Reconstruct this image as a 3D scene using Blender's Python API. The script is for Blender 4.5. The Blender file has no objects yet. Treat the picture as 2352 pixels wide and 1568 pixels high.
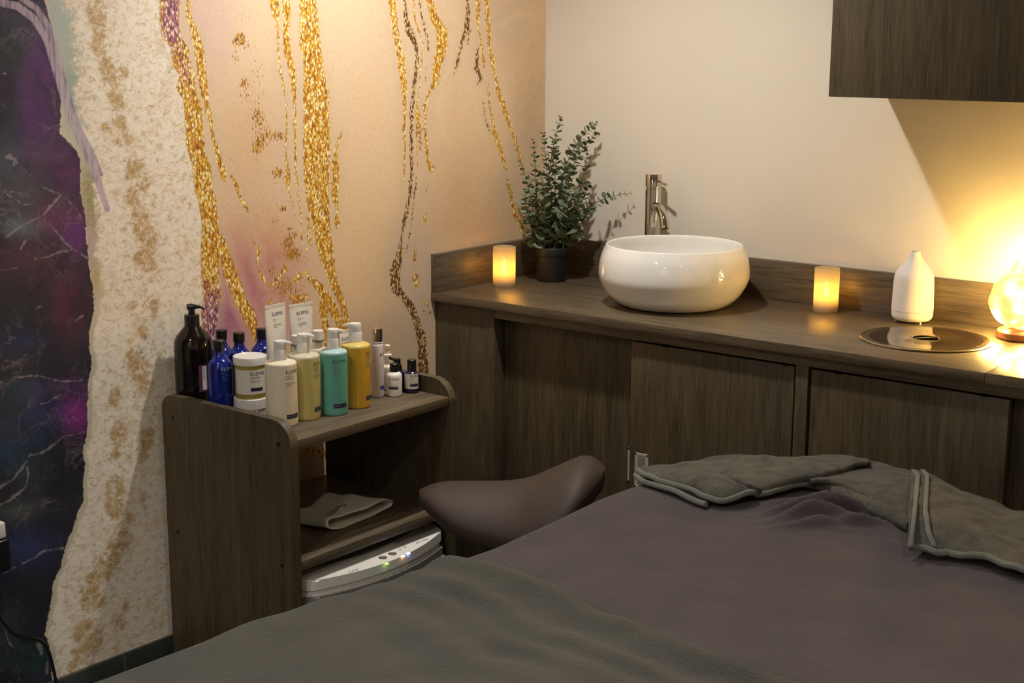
import bpy, bmesh, math, random
import numpy as np
from mathutils import Vector, Matrix, noise as mnoise
random.seed(7)
PI = math.pi
SC = bpy.context.scene
COL = SC.collection

# ------------------------------------------------------------------ camera
F_PX = 3390.0
PITCH, YAW, ROLL = math.radians(11.74), math.radians(38.43), math.radians(0.2)
CAM = np.array([3.0688, -4.0452, 1.70])
_fw = np.array([-math.sin(YAW) * math.cos(PITCH), math.cos(YAW) * math.cos(PITCH), -math.sin(PITCH)])
_r = np.array([math.cos(YAW), math.sin(YAW), 0.0])
_u = np.cross(_r, _fw)
RIGHT = _r * math.cos(ROLL) + _u * math.sin(ROLL)
UP = -_r * math.sin(ROLL) + _u * math.cos(ROLL)
cam = bpy.data.cameras.new('camera')
cam.sensor_width = 36.0
cam.lens = F_PX / 2352 * 36.0
cam.clip_start = 0.05
cam_ob = bpy.data.objects.new('camera', cam)
COL.objects.link(cam_ob)
cam_ob.matrix_world = Matrix(((RIGHT[0], UP[0], -_fw[0], CAM[0]), (RIGHT[1], UP[1], -_fw[1], CAM[1]),
                              (RIGHT[2], UP[2], -_fw[2], CAM[2]), (0, 0, 0, 1)))
SC.camera = cam_ob

# ------------------------------------------------------------------ world, exposure
w = bpy.data.worlds.new('world'); SC.world = w; w.use_nodes = True
w.node_tree.nodes['Background'].inputs[0].default_value = (0.9, 0.8, 0.7, 1)
w.node_tree.nodes['Background'].inputs[1].default_value = 0.04
SC.view_settings.view_transform = 'Standard'
SC.view_settings.look = 'None'
SC.view_settings.gamma = 1.0
SC.view_settings.use_curve_mapping = False
SC.view_settings.exposure = 0.0

# ceiling downlights: (x, y, watts, cone degrees, blend, colour)
WARM = (1.0, 0.965, 0.885)
DOWNLIGHTS = [(0.70, -1.05, 116, 160, 0.7, WARM),
              (0.90, -2.95, 60, 140, 0.8, WARM),
              (3.00, -2.70, 66, 140, 0.8, WARM),
              (2.10, -4.45, 150, 150, 0.8, WARM)]  # last one: unseen lamp added to brighten fronts of basin, doors and bottles
CEIL = 2.50

def at(px, py, axis, val):
    """point where the sight line of a photo pixel meets the plane axis = val"""
    d = _fw + RIGHT * (px - 1176) / F_PX - UP * (py - 784) / F_PX
    return CAM + d * ((val - CAM[axis]) / d[axis])
def proj(P):
    q = np.asarray(P, float) - CAM
    k = q @ _fw
    return 1176 + F_PX * (q @ RIGHT) / k, 784 - F_PX * (q @ UP) / k
def z_at(x, y, py):
    lo, hi = 0.0, 2.6
    for _ in range(40):
        m = (lo + hi) / 2
        if proj((x, y, m))[1] > py: lo = m
        else: hi = m
    return m
def y_at(px, x, z):
    lo, hi = -3.5, 0.0
    for _ in range(40):
        m = (lo + hi) / 2
        if proj((x, m, z))[0] < px: lo = m
        else: hi = m
    return m

# ------------------------------------------------------------------ materials
def srgb(r, g, b):
    f = lambda c: (c / 255 / 12.92) if c / 255 <= 0.04045 else ((c / 255 + 0.055) / 1.055) ** 2.4
    return (f(r), f(g), f(b), 1.0)
class NT:
    def __init__(self, name):
        self.m = bpy.data.materials.new(name); self.m.use_nodes = True
        self.t = self.m.node_tree; self.n = self.t.nodes; self.l = self.t.links
        self.b = self.n['Principled BSDF']; self.out = self.n['Material Output']
    def new(self, typ, **kw):
        x = self.n.new(typ)
        for k, v in kw.items(): setattr(x, k, v)
        return x
    def link(self, a, b): self.l.new(a, b)
    def setp(self, **kw):
        for k, v in kw.items(): self.b.inputs[k.replace('_', ' ')].default_value = v
    def coords(self, scale=(1, 1, 1), out='Object'):
        tc = self.new('ShaderNodeTexCoord'); mp = self.new('ShaderNodeMapping')
        mp.inputs['Scale'].default_value = scale
        self.link(tc.outputs[out], mp.inputs[0]); return mp.outputs[0]
    def noise(self, vec, scale, detail=4, rough=0.5, dist=0.0):
        x = self.new('ShaderNodeTexNoise'); x.inputs['Scale'].default_value = scale
        x.inputs['Detail'].default_value = detail; x.inputs['Roughness'].default_value = rough
        x.inputs['Distortion'].default_value = dist
        self.link(vec, x.inputs['Vector']); return x.outputs['Fac']
    def ramp(self, fac, stops):
        x = self.new('ShaderNodeValToRGB'); e = x.color_ramp.elements
        while len(e) < len(stops): e.new(0.5)
        for i, (p, c) in enumerate(stops):
            e[i].position = p; e[i].color = c if len(c) == 4 else (*c, 1)
        self.link(fac, x.inputs[0]); return x.outputs[0]
    def math(self, op, a, b=None, clamp=False):
        x = self.new('ShaderNodeMath', operation=op); x.use_clamp = clamp
        for i, v in enumerate((a, b)):
            if v is None: continue
            if isinstance(v, (int, float)): x.inputs[i].default_value = v
            else: self.link(v, x.inputs[i])
        return x.outputs[0]
    def mix(self, fac, a, b, blend='MIX'):
        x = self.new('ShaderNodeMix', data_type='RGBA', blend_type=blend)
        for i, v in ((0, fac), (6, a), (7, b)):
            if isinstance(v, (int, float)): x.inputs[i].default_value = v
            elif isinstance(v, tuple): x.inputs[i].default_value = v
            else: self.link(v, x.inputs[i])
        return x.outputs[2]
    def smooth(self, v, a, b):
        x = self.new('ShaderNodeMapRange', interpolation_type='SMOOTHSTEP')
        x.inputs[1].default_value = a; x.inputs[2].default_value = b
        x.inputs[3].default_value = 0.0; x.inputs[4].default_value = 1.0
        self.link(v, x.inputs[0]); return x.outputs[0]
    def bump(self, h, strength=0.3, dist=0.01):
        x = self.new('ShaderNodeBump'); x.inputs['Strength'].default_value = strength
        x.inputs['Distance'].default_value = dist
        self.link(h, x.inputs['Height']); self.link(x.outputs[0], self.b.inputs['Normal'])
    def attr(self, name, typ='Fac'):
        x = self.new('ShaderNodeAttribute', attribute_name=name); return x.outputs[typ]

def plain(name, col, rough=0.5, metal=0.0, vary=0.06, **kw):
    """plain surface with a faint procedural unevenness"""
    t = NT(name); t.setp(Roughness=rough, Metallic=metal, **kw)
    v = t.noise(t.coords(), 40, 3)
    c2 = tuple(min(1, c * (1 + vary)) for c in col[:3]) + (1,)
    c1 = tuple(c * (1 - vary) for c in col[:3]) + (1,)
    t.link(t.ramp(v, [(0.3, c1), (0.7, c2)]), t.b.inputs['Base Color'])
    return t.m
def wood(name, axis, dark, light, rough=0.42, fine=260.0):
    """dark laminate with the grain running along one axis"""
    s = [1.0, 1.0, 1.0]; s[axis] = 0.035
    t = NT(name)
    v1 = t.noise(t.coords(tuple(s)), fine, 3, 0.6)
    s2 = [1.0, 1.0, 1.0]; s2[axis] = 0.09
    v2 = t.noise(t.coords(tuple(s2)), 22, 6, 0.6, 1.2)
    v3 = t.noise(t.coords(tuple(s2)), 60, 4, 0.7, 0.6)
    m = t.math('ADD', t.math('MULTIPLY', v1, 0.40), t.math('ADD', t.math('MULTIPLY', v2, 0.32), t.math('MULTIPLY', v3, 0.28)))
    t.link(t.ramp(m, [(0.38, dark), (0.5, tuple((a + b) / 2 for a, b in zip(dark, light))), (0.63, light)]), t.b.inputs['Base Color'])
    t.setp(Roughness=rough)
    t.bump(m, 0.12, 0.002)
    return t.m
def fabric(name, c1, c2, scale=900, patch=9, bump=0.5, weave=False):
    t = NT(name); co = t.coords()
    f = t.noise(co, scale, 3, 0.8); p = t.noise(co, patch, 4, 0.6)
    m = t.math('ADD', t.math('MULTIPLY', f, 0.45), t.math('MULTIPLY', p, 0.55))
    t.link(t.ramp(m, [(0.38, c1), (0.62, c2)]), t.b.inputs['Base Color'])
    t.setp(Roughness=0.95); t.b.inputs['Sheen Weight'].default_value = 0.14
    t.b.inputs['Sheen Roughness'].default_value = 0.6
    h = t.math('ADD', f, t.math('MULTIPLY', t.noise(co, 110, 4, 0.7), 1.4))
    t.bump(h, bump, 0.004)
    return t.m

D, L = (0.032, 0.024, 0.012, 1), (0.110, 0.084, 0.047, 1)
M = {}
M['wood_z'] = wood('dark_laminate_upright', 2, D, L)
M['wood_x'] = wood('dark_laminate_long', 0, (0.055, 0.040, 0.025, 1), (0.180, 0.134, 0.084, 1), 0.33)
M['wood_y'] = wood('dark_laminate_deep', 1, (0.055, 0.041, 0.026, 1), (0.170, 0.128, 0.082, 1), 0.38)
M['wall'] = NT('cream_wall_paint')
_t = M['wall']; _t.setp(Roughness=0.9)
_t.link(_t.ramp(_t.noise(_t.coords(), 3, 3), [(0.3, (0.70, 0.635, 0.54, 1)), (0.7, (0.73, 0.66, 0.565, 1))]), _t.b.inputs['Base Color'])
_t.bump(_t.noise(_t.coords(), 350, 2), 0.08, 0.002); M['wall'] = _t.m
M['ceil'] = plain('ceiling_paint', (0.6, 0.57, 0.52, 1), 0.9)
M['floor'] = plain('grey_floor_tile', (0.055, 0.055, 0.055, 1), 0.4, vary=0.2)
M['skirt'] = plain('dark_grey_skirting_tile', (0.045, 0.05, 0.045, 1), 0.4, vary=0.15)
M['grout'] = plain('grout', (0.16, 0.16, 0.15, 1), 0.8)
M['ceramic'] = plain('white_ceramic', (0.88, 0.85, 0.81, 1), 0.08, vary=0.01, Coat_Weight=0.5)
M['chrome'] = plain('chrome', (0.62, 0.58, 0.53, 1), 0.07, 1.0, 0.01)
M['steel'] = plain('polished_steel', (0.34, 0.27, 0.19, 1), 0.10, 1.0, 0.02)
M['steel_edge'] = plain('brushed_steel', (0.36, 0.29, 0.20, 1), 0.22, 1.0, 0.02)
M['pull'] = plain('satin_nickel', (0.62, 0.58, 0.52, 1), 0.38, 0.35, 0.02)
M['pull_in'] = plain('satin_nickel_recess', (0.30, 0.27, 0.235, 1), 0.4, 0.35, 0.02)  # darker copy of the nickel, shade of the pull's hollow put into the colour
M['dark'] = plain('dark_gap', (0.004, 0.004, 0.004, 1), 1.0, Specular_IOR_Level=0.0)
M['black'] = plain('black_plastic', (0.010, 0.010, 0.010, 1), 0.28)
M['pot'] = plain('dark_pot_plastic', (0.010, 0.010, 0.010, 1), 0.5)
M['soil'] = plain('soil', (0.010, 0.008, 0.006, 1), 1.0, vary=0.5)
M['stem'] = plain('green_stem', (0.09, 0.12, 0.045, 1), 0.6, vary=0.2)
M['white'] = plain('white_plastic', (0.74, 0.71, 0.68, 1), 0.35, vary=0.01)
M['offwhite'] = plain('matt_white_plastic', (0.78, 0.73, 0.69, 1), 0.55, vary=0.02)
M['paper'] = plain('label_paper', (0.68, 0.64, 0.58, 1), 0.6, vary=0.01)
M['ink'] = plain('black_ink', (0.018, 0.020, 0.028, 1), 0.6)
M['ink_grey'] = plain('grey_ink', (0.20, 0.19, 0.18, 1), 0.6)
M['ink_pale'] = plain('pale_ink', (0.46, 0.40, 0.35, 1), 0.6)
M['ink_white'] = plain('white_ink', (0.5, 0.55, 0.66, 1), 0.6)
M['ink_cyan'] = plain('cyan_ink', (0.03, 0.18, 0.32, 1), 0.6)
M['navy'] = plain('navy_print', (0.012, 0.014, 0.045, 1), 0.5)
M['cream'] = plain('cream_lotion', (0.80, 0.71, 0.55, 1), 0.35, vary=0.02)
M['yellow'] = plain('pale_yellow_liquid', (0.55, 0.48, 0.19, 1), 0.32, vary=0.03)
M['yellow_top'] = plain('pale_clear_plastic', (0.62, 0.56, 0.42, 1), 0.3, vary=0.03)
M['teal'] = plain('teal_liquid', (0.13, 0.42, 0.36, 1), 0.32, vary=0.05)
M['teal_top'] = plain('pale_teal_plastic', (0.42, 0.60, 0.62, 1), 0.3, vary=0.03)
M['amber'] = plain('amber_liquid', (0.66, 0.38, 0.035, 1), 0.32, vary=0.03)
M['amber_top'] = plain('pale_amber_plastic', (0.68, 0.52, 0.14, 1), 0.3, vary=0.03)
M['blue'] = plain('cobalt_blue_plastic', (0.006, 0.014, 0.20, 1), 0.16, vary=0.05, Coat_Weight=0.4)
M['blue_dk'] = plain('navy_blue_plastic', (0.008, 0.010, 0.045, 1), 0.2, vary=0.05)
M['brownglass'] = plain('dark_brown_plastic', (0.007, 0.0035, 0.002, 1), 0.09, vary=0.05)
M['purple'] = plain('purple_label', (0.10, 0.03, 0.09, 1), 0.5)
M['violet'] = plain('violet_print', (0.07, 0.04, 0.28, 1), 0.5)
M['gel'] = plain('olive_balm', (0.34, 0.27, 0.055, 1), 0.25, vary=0.05)
M['pearl'] = plain('pearl_white_plastic', (0.62, 0.58, 0.60, 1), 0.22, vary=0.02)
M['leather'] = NT('brown_vinyl'); _t = M['leather']
_t.link(_t.ramp(_t.noise(_t.coords(), 30, 3), [(0.3, (0.030, 0.0165, 0.0105, 1)), (0.7, (0.038, 0.021, 0.0135, 1))]), _t.b.inputs['Base Color'])
_t.setp(Roughness=0.66); _t.bump(_t.noise(_t.coords(), 500, 2), 0.1, 0.001); M['leather'] = _t.m
M['blanket'] = fabric('purple_grey_fleece', (0.036, 0.023, 0.028, 1), (0.070, 0.047, 0.053, 1), 330, 7, 0.9)
M['towel'] = fabric('grey_terry', (0.026, 0.023, 0.015, 1), (0.115, 0.102, 0.073, 1), 300, 26, 1.0)
M['towel2'] = fabric('olive_grey_terry', (0.020, 0.018, 0.011, 1), (0.048, 0.043, 0.028, 1), 330, 6, 0.7)
M['hem'] = fabric('grey_hem_tape', (0.11, 0.115, 0.095, 1), (0.16, 0.165, 0.14, 1), 1200, 20, 0.3)
M['band'] = fabric('cream_headband_cloth', (0.66, 0.60, 0.48, 1), (0.80, 0.74, 0.62, 1), 400, 12, 0.3)
M['device'] = plain('appliance_white', (0.82, 0.78, 0.73, 1), 0.35, vary=0.01)
M['device_grey'] = plain('appliance_grey', (0.20, 0.185, 0.165, 1), 0.4, vary=0.02)
M['couch'] = plain('couch_vinyl', (0.05, 0.04, 0.035, 1), 0.5)
def leafmat():
    t = NT('eucalyptus_leaf'); co = t.coords()
    t.link(t.ramp(t.noise(co, 35, 3), [(0.3, (0.088, 0.118, 0.060, 1)), (0.7, (0.22, 0.26, 0.165, 1))]), t.b.inputs['Base Color'])
    t.setp(Roughness=0.6); return t.m
M['leaf'] = leafmat()
def emis(name, col, s):
    t = NT(name); t.setp(Roughness=0.4); t.b.inputs['Base Color'].default_value = (*col, 1)
    t.b.inputs['Emission Color'].default_value = (*col, 1); t.b.inputs['Emission Strength'].default_value = s
    return t.m
M['flame'] = emis('candle_flame', (1.0, 0.52, 0.08), 85)
M['led_green'] = emis('green_light', (0.45, 1.0, 0.08), 5)
M['led_orange'] = emis('orange_light', (1.0, 0.55, 0.22), 10)
M['led_blue'] = emis('blue_light', (0.30, 0.45, 1.0), 14)
M['led_face'] = emis('lamp_diffuser', (1.0, 0.87, 0.72), 12)
def frosted():
    t = NT('frosted_glass'); t.n.remove(t.b)
    tr = t.new('ShaderNodeBsdfTranslucent'); tr.inputs[0].default_value = (0.95, 0.86, 0.66, 1)
    rf = t.new('ShaderNodeBsdfRefraction'); rf.inputs['Color'].default_value = (1, 0.93, 0.8, 1)
    rf.inputs['Roughness'].default_value = 0.42; rf.inputs['IOR'].default_value = 1.15
    df = t.new('ShaderNodeBsdfPrincipled'); df.inputs['Base Color'].default_value = (0.75, 0.70, 0.6, 1); df.inputs['Roughness'].default_value = 0.45
    m1 = t.new('ShaderNodeMixShader'); m1.inputs[0].default_value = 0.55
    m2 = t.new('ShaderNodeMixShader'); m2.inputs[0].default_value = 0.22
    t.link(tr.outputs[0], m1.inputs[1]); t.link(rf.outputs[0], m1.inputs[2])
    t.link(m1.outputs[0], m2.inputs[1]); t.link(df.outputs[0], m2.inputs[2])
    t.link(m2.outputs[0], t.out.inputs[0]); return t.m
M['frost'] = frosted()
def salt():
    t = NT('glowing_salt_crystal'); co = t.coords()
    v = t.noise(co, 8, 5, 0.6, 1.0); v2 = t.noise(co, 30, 3)
    m = t.math('ADD', t.math('MULTIPLY', v, 0.75), t.math('MULTIPLY', v2, 0.25))
    c = t.ramp(m, [(0.40, (1.0, 0.62, 0.14, 1)), (0.52, (1.0, 0.72, 0.22, 1)), (0.60, (1.0, 0.50, 0.12, 1))])
    s = t.ramp(m, [(0.42, (0.0012, 0.0012, 0.0012, 1)), (0.52, (0.0035, 0.0035, 0.0035, 1)), (0.60, (1, 1, 1, 1))])
    t.link(c, t.b.inputs['Emission Color']); t.b.inputs['Base Color'].default_value = (0.8, 0.45, 0.2, 1)
    t.link(t.math('MULTIPLY', s, 950.0), t.b.inputs['Emission Strength'])
    t.setp(Roughness=0.4); t.bump(m, 0.6, 0.01); return t.m
M['salt'] = salt()
M['lampbase'] = wood('reddish_wood', 0, (0.18, 0.06, 0.02, 1), (0.32, 0.12, 0.04, 1), 0.4)

# ------------------------------------------------------------------ mesh helpers
def finish(me, mats, smooth, angle=35):
    if not isinstance(mats, (list, tuple)): mats = [mats]
    for m in mats: me.materials.append(m)
    if smooth:
        me.polygons.foreach_set('use_smooth', [True] * len(me.polygons))
        me.set_sharp_from_angle(angle=math.radians(angle))
def link(name, me, parent=None, loc=None):
    o = bpy.data.objects.new(name, me); COL.objects.link(o)
    if parent is not None: o.parent = parent
    if loc is not None: o.location = loc
    return o
def mesh_ob(name, V, Fc, mat, parent=None, smooth=False, loc=None, angle=35):
    me = bpy.data.meshes.new(name); me.from_pydata([tuple(map(float, v)) for v in V], [], Fc); me.update()
    finish(me, mat, smooth, angle); return link(name, me, parent, loc)
def bm_ob(name, bm, mat, parent=None, smooth=False, loc=None, angle=35):
    me = bpy.data.meshes.new(name); bmesh.ops.recalc_face_normals(bm, faces=bm.faces); bm.to_mesh(me); bm.free()
    finish(me, mat, smooth, angle); return link(name, me, parent, loc)
def bx(bm, a, b, bevel=0.0, seg=2):
    r = bmesh.ops.create_cube(bm, size=1.0)
    a, b = Vector(a), Vector(b); c = (a + b) / 2; s = b - a
    for v in r['verts']: v.co = Vector((v.co.x * s.x, v.co.y * s.y, v.co.z * s.z)) + c
    if bevel:
        es = list({e for v in r['verts'] for e in v.link_edges})
        bmesh.ops.bevel(bm, geom=es, offset=bevel, segments=seg, affect='EDGES', profile=0.5)
def box(name, a, b, mat, parent=None, bevel=0.0015, seg=2):
    bm = bmesh.new(); bx(bm, a, b, bevel, seg); return bm_ob(name, bm, mat, parent, bevel > 0)
def lathe(name, prof, mat, parent=None, seg=40, loc=None, angle=35, close=True):
    """prof: (r, z) from bottom to top"""
    V, Fc = [], []
    for r, z in prof:
        for i in range(seg):
            a = 2 * PI * i / seg; V.append((r * math.cos(a), r * math.sin(a), z))
    for j in range(len(prof) - 1):
        for i in range(seg):
            k = (i + 1) % seg
            Fc.append((j * seg + i, j * seg + k, (j + 1) * seg + k, (j + 1) * seg + i))
    if close:
        if prof[0][0] > 1e-4: Fc.append(tuple(reversed(range(seg))))
        if prof[-1][0] > 1e-4: Fc.append(tuple((len(prof) - 1) * seg + i for i in range(seg)))
    return mesh_ob(name, V, Fc, mat, parent, True, loc, angle)
def tube_geo(bm, pts, rad, seg=10, cap=True):
    pts = [Vector(p) for p in pts]; n = len(pts)
    if not isinstance(rad, (list, tuple)): rad = [rad] * n
    rings = []; up = None
    for i, p in enumerate(pts):
        t = (pts[min(i + 1, n - 1)] - pts[max(i - 1, 0)]).normalized()
        if up is None: up = t.orthogonal().normalized()
        up = (up - t * up.dot(t)).normalized(); s = t.cross(up)
        rings.append([bm.verts.new(p + (up * math.cos(2 * PI * k / seg) + s * math.sin(2 * PI * k / seg)) * rad[i]) for k in range(seg)])
    for a, b in zip(rings, rings[1:]):
        for k in range(seg):
            bm.faces.new((a[k], a[(k + 1) % seg], b[(k + 1) % seg], b[k]))
    if cap: bm.faces.new(rings[0][::-1]); bm.faces.new(rings[-1])
def tube(name, pts, rad, mat, parent=None, seg=10, loc=None):
    bm = bmesh.new(); tube_geo(bm, pts, rad, seg); return bm_ob(name, bm, mat, parent, True, loc)
def empty(name, loc=(0, 0, 0), rz=0.0):
    o = bpy.data.objects.new(name, None); COL.objects.link(o); o.empty_display_size = 0.05
    o.location = loc; o.rotation_euler = (0, 0, rz); return o
def tag(o, label, cat, group=None):
    o['label'] = label; o['category'] = cat
    if group: o['group'] = group
    return o
def struct(o): o['kind'] = 'structure'; return o
def lab(o, text): o['label'] = text; return o
def lin(pts, t):
    xs = [p[0] for p in pts]; return float(np.interp(t, xs, [p[1] for p in pts]))

# text as mesh data: list of verts (x, y) and faces, centred left/baseline
_tc = {}
def text_geo(s, size, spacing=1.05):
    key = (s, size, spacing)
    if key in _tc: return _tc[key]
    cu = bpy.data.curves.new('t', 'FONT'); cu.body = s; cu.size = size; cu.space_character = spacing
    cu.resolution_u = 3
    ob = bpy.data.objects.new('t', cu); COL.objects.link(ob)
    dg = bpy.context.evaluated_depsgraph_get(); dg.update()
    me = ob.evaluated_get(dg).to_mesh()
    V = [(v.co.x, v.co.y) for v in me.vertices]; Fc = [tuple(p.vertices) for p in me.polygons]
    ob.evaluated_get(dg).to_mesh_clear(); bpy.data.objects.remove(ob); bpy.data.curves.remove(cu)
    _tc[key] = (V, Fc); return _tc[key]
def rect_geo(x0, y0, x1, y1, n=8):
    V, Fc = [], []
    for i in range(n + 1):
        x = x0 + (x1 - x0) * i / n; V += [(x, y0), (x, y1)]
    for i in range(n): Fc.append((2 * i, 2 * i + 2, 2 * i + 3, 2 * i + 1))
    return V, Fc
def lines_geo(x0, y, widths, h=0.0011, gap=0.0024, seed=1):
    """small unreadable print: rows of short word-length bars"""
    rnd = random.Random(seed); V, Fc = [], []
    for wd in widths:
        x = x0
        while x < x0 + wd - 0.001:
            l = min(rnd.uniform(0.003, 0.008), x0 + wd - x)
            v, f = rect_geo(x, y, x + l, y + h, 3); o = len(V); V += v; Fc += [tuple(o + i for i in q) for q in f]
            x += l + 0.0009
        y -= gap
    return V, Fc
def wrap(name, geo, mat, parent, r, az, z, eps=0.0004, sc=1.0):
    """geo wrapped on a cylinder of radius r (or callable r(z)), x=0 at azimuth az"""
    V, Fc = geo; out = []
    for x, y in V:
        rr = (r(z + y) if callable(r) else r) + eps; a = az + x * sc / rr
        out.append((rr * math.cos(a), rr * math.sin(a), z + y))
    return mesh_ob(name, out, Fc, mat, parent)
def plate(name, geo, mat, parent, O, X, Y):
    O, X, Y = Vector(O), Vector(X), Vector(Y)
    return mesh_ob(name, [O + X * a + Y * b for a, b in geo[0]], geo[1], mat, parent)

# ------------------------------------------------------------------ the room
RX, RY = 3.9, -4.9
struct(box('floor', (0, RY, -0.05), (RX, 0, 0), M['floor'], bevel=0))
struct(box('ceiling', (0, RY, CEIL), (RX, 0, CEIL + 0.05), M['ceil'], bevel=0))
struct(box('wall_back', (0, 0, 0), (RX, 0.08, CEIL), M['wall'], bevel=0))
struct(box('wall_right', (RX, RY, 0), (RX + 0.08, 0, CEIL), M['wall'], bevel=0))
struct(box('wall_front', (0, RY - 0.08, 0), (RX, RY, CEIL), M['wall'], bevel=0))

# ---- the mural wall: a fine grid carrying the mural's pattern as attributes
def mural():
    ys = np.concatenate([np.arange(RY, -2.30, 0.2), np.arange(-2.30, 0.0001, 0.0042)]); ys[-1] = 0.0
    zs = np.concatenate([np.arange(0.0, 1.86, 0.0042), np.arange(1.865, CEIL - 0.008, 0.009), np.array([CEIL])])
    Y, Z = np.meshgrid(ys, zs)
    P = np.stack([np.zeros_like(Y), Y, Z], -1).reshape(-1, 3)
    q = P - CAM; k = q @ _fw; k = np.maximum(k, 0.2)
    px = 1176 + F_PX * (q @ RIGHT) / k; py = 784 - F_PX * (q @ UP) / k
    n = len(P)
    def band(pts, soft=0.0):
        d = np.full(n, 1e4)
        if pts[0][1] <= 0 and pts[0][0] > 300: pts = [(pts[0][0] - 12, -900, pts[0][2])] + list(pts)
        for (x0, y0, w0), (x1, y1, w1) in zip(pts, pts[1:]):
            dx, dy = x1 - x0, y1 - y0
            t = np.clip(((px - x0) * dx + (py - y0) * dy) / max(dx * dx + dy * dy, 1e-6), 0, 1)
            dd = np.hypot(px - x0 - t * dx, py - y0 - t * dy) - (w0 + (w1 - w0) * t) / 2
            d = np.minimum(d, dd)
        return d
    def edge(pts):
        a = np.array(pts, float); return np.interp(py, a[:, 1], a[:, 0])
    # gold streaks ------------------------------------------------------
    Lb = edge([(369,-60),(369,0),(365,38),(371,82),(392,110),(396,153),(413,173),(404,204),(422,230),(424,268),(427,332),(442,383),(446,431),(457,469),(465,520),(460,584),(462,635),(467,686),(462,724),(468,780),(480,900),(480,2000)])
    Rb = edge([(414,-60),(414,0),(411,51),(419,89),(434,110),(439,153),(452,173),(450,204),(465,250),(467,293),(470,344),(485,383),(488,431),(498,464),(503,513),(508,559),(503,597),(504,635),(508,673),(503,712),(493,780),(481,860),(481,2000)])
    g1 = np.maximum(Lb - px, px - Rb)
    L4 = edge([(688,-60),(688,0),(688,102),(697,143),(697,204),(696,281),(696,344),(697,400),(700,431),(705,469),(718,523),(725,559),(735,597),(751,635),(761,661),(779,699),(789,737),(800,800),(806,900),(806,2000)])
    R4 = edge([(728,-60),(728,0),(734,77),(743,153),(756,217),(758,281),(758,332),(758,400),(756,431),(758,508),(766,571),(771,622),(779,656),(792,686),(804,732),(807,780),(807,900),(806,2000)])
    g4 = np.maximum(L4 - px, px - R4)
    G = [
     [(511,545,14),(511,559,18),(519,597,26),(529,630,34),(544,661,30),(549,686,28),(570,719,32),(585,758,24),(591,780,16)],
     [(429,-40,10),(433,38,10),(445,66,18),(455,107,24),(462,153,22),(468,204,20),(475,242,14),(484,281,9),(493,327,9),(503,365,15),(513,400,17),(516,412,12)],
     [(531,405,8),(544,426,10),(549,449,8),(562,469,12),(570,490,5),(571,500,2)],
     [(577,536,3),(585,559,4),(595,576,10),(591,602,7),(595,620,4),(605,640,10),(617,656,7),(631,650,9),(644,633,8),(654,617,16)],
     [(690,630,12),(682,645,12)],[(672,681,10),(686,686,16),(702,682,12)],[(621,690,8),(622,705,5)],
     [(628,-20,26),(633,30,20),(638,51,8),(638,102,5),(641,145,6),(646,178,7),(656,222,4),(659,275,5),(656,344,6),(660,385,6),(661,400,14),(661,431,9),(672,469,2),(679,502,2)],
     [(659,-20,22),(658,38,18),(656,76,16),(661,122,20),(669,153,16),(674,184,14),(674,217,10),(678,250,7),(677,281,7),(678,332,6),(679,395,7),(683,431,5),(688,469,5),(692,508,5),(692,546,4),(705,574,4)],
     [(784,306,6),(771,344,8),(771,378,18),(771,405,18),(769,444,18),(774,482,6),(774,508,16),(772,523,6)],
     [(707,500,8),(712,559,8)],
     [(702,620,8),(712,640,12),(730,656,22),(748,681,24),(764,709,24),(779,737,20),(789,763,14),(800,800,8)],
     [(738,700,16),(746,732,18),(748,758,16),(752,800,10)],
     [(705,1035,16),(735,1040,26),(756,1048,18)],[(712,1096,4),(740,1086,8),(757,1076,12)],
     [(899,-20,20),(904,38,16),(912,89,15),(922,140,18),(927,191,14),(930,242,9),(928,293,8),(930,357,5),(929,389,6),(926,425,2)],
     [(950,-20,5),(951,38,5),(963,77,5),(973,110,5),(965,166,4),(963,204,4),(958,242,5),(960,268,14),(958,319,3),(959,383,3)],
     [(983,-20,16),(996,38,18),(1014,71,28),(1016,102,26),(1009,133,24),(1001,166,18),(1001,191,15),(986,212,6),(976,242,9),(976,281,7),(978,332,9),(983,370,8),(991,388,16)],
     [(981,425,5),(981,440,4)],[(977,490,6),(976,508,10)],[(953,575,6),(953,595,10)],[(955,635,14),(955,652,16)],[(972,690,10),(982,700,8)],
     [(1097,-20,12),(1098,51,8),(1102,84,5),(1111,140,8),(1113,160,4)],
     [(1117,-20,12),(1121,51,10),(1124,107,8),(1132,143,14),(1138,179,8),(1146,217,12),(1162,260,12),(1172,293,8),(1185,326,10),(1194,362,8),(1198,383,6),(1204,400,5)],
     [(1122,194,3),(1123,224,6),(1129,268,6),(1136,301,10),(1149,344,12),(1159,377,9),(1163,392,7)],
     [(1166,414,10),(1176,460,9),(1184,493,14),(1199,524,12),(1204,552,5)]]
    B = [
     [(930,-20,8),(932,38,10),(940,71,18),(953,99,12),(959,122,8),(956,158,10),(950,204,8),(946,255,10),(944,306,9),(945,357,9),(945,400,8),(942,441,8),(935,481,10),(927,518,9),(922,554,5),(918,582,16),(906,625,24),(909,661,24),(927,683,14),(942,701,20),(955,732,16),(967,772,22),(970,808,22),(973,860,26)],
     [(958,405,4),(951,456,3.5),(942,533,3),(933,582,3)],
     [(961,-20,5),(968,38,6),(981,84,6),(984,115,6)],[(978,150,3),(977,189,2)],
     [(1071,-20,4),(1075,25,10),(1072,64,14),(1060,97,8),(1052,140,8),(1042,173,3)],[(1078,70,6),(1075,102,5)],
     [(1097,112,6),(1095,158,12),(1106,179,7),(1095,196,3)],
     [(1111,237,4),(1113,268,2.5),(1121,291,6),(1131,306,5)],
     [(975,715,3),(983,722,2.5),(990,716,3)],[(965,345,5),(966,330,4)],[(965,290,5),(964,330,5)]]
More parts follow.
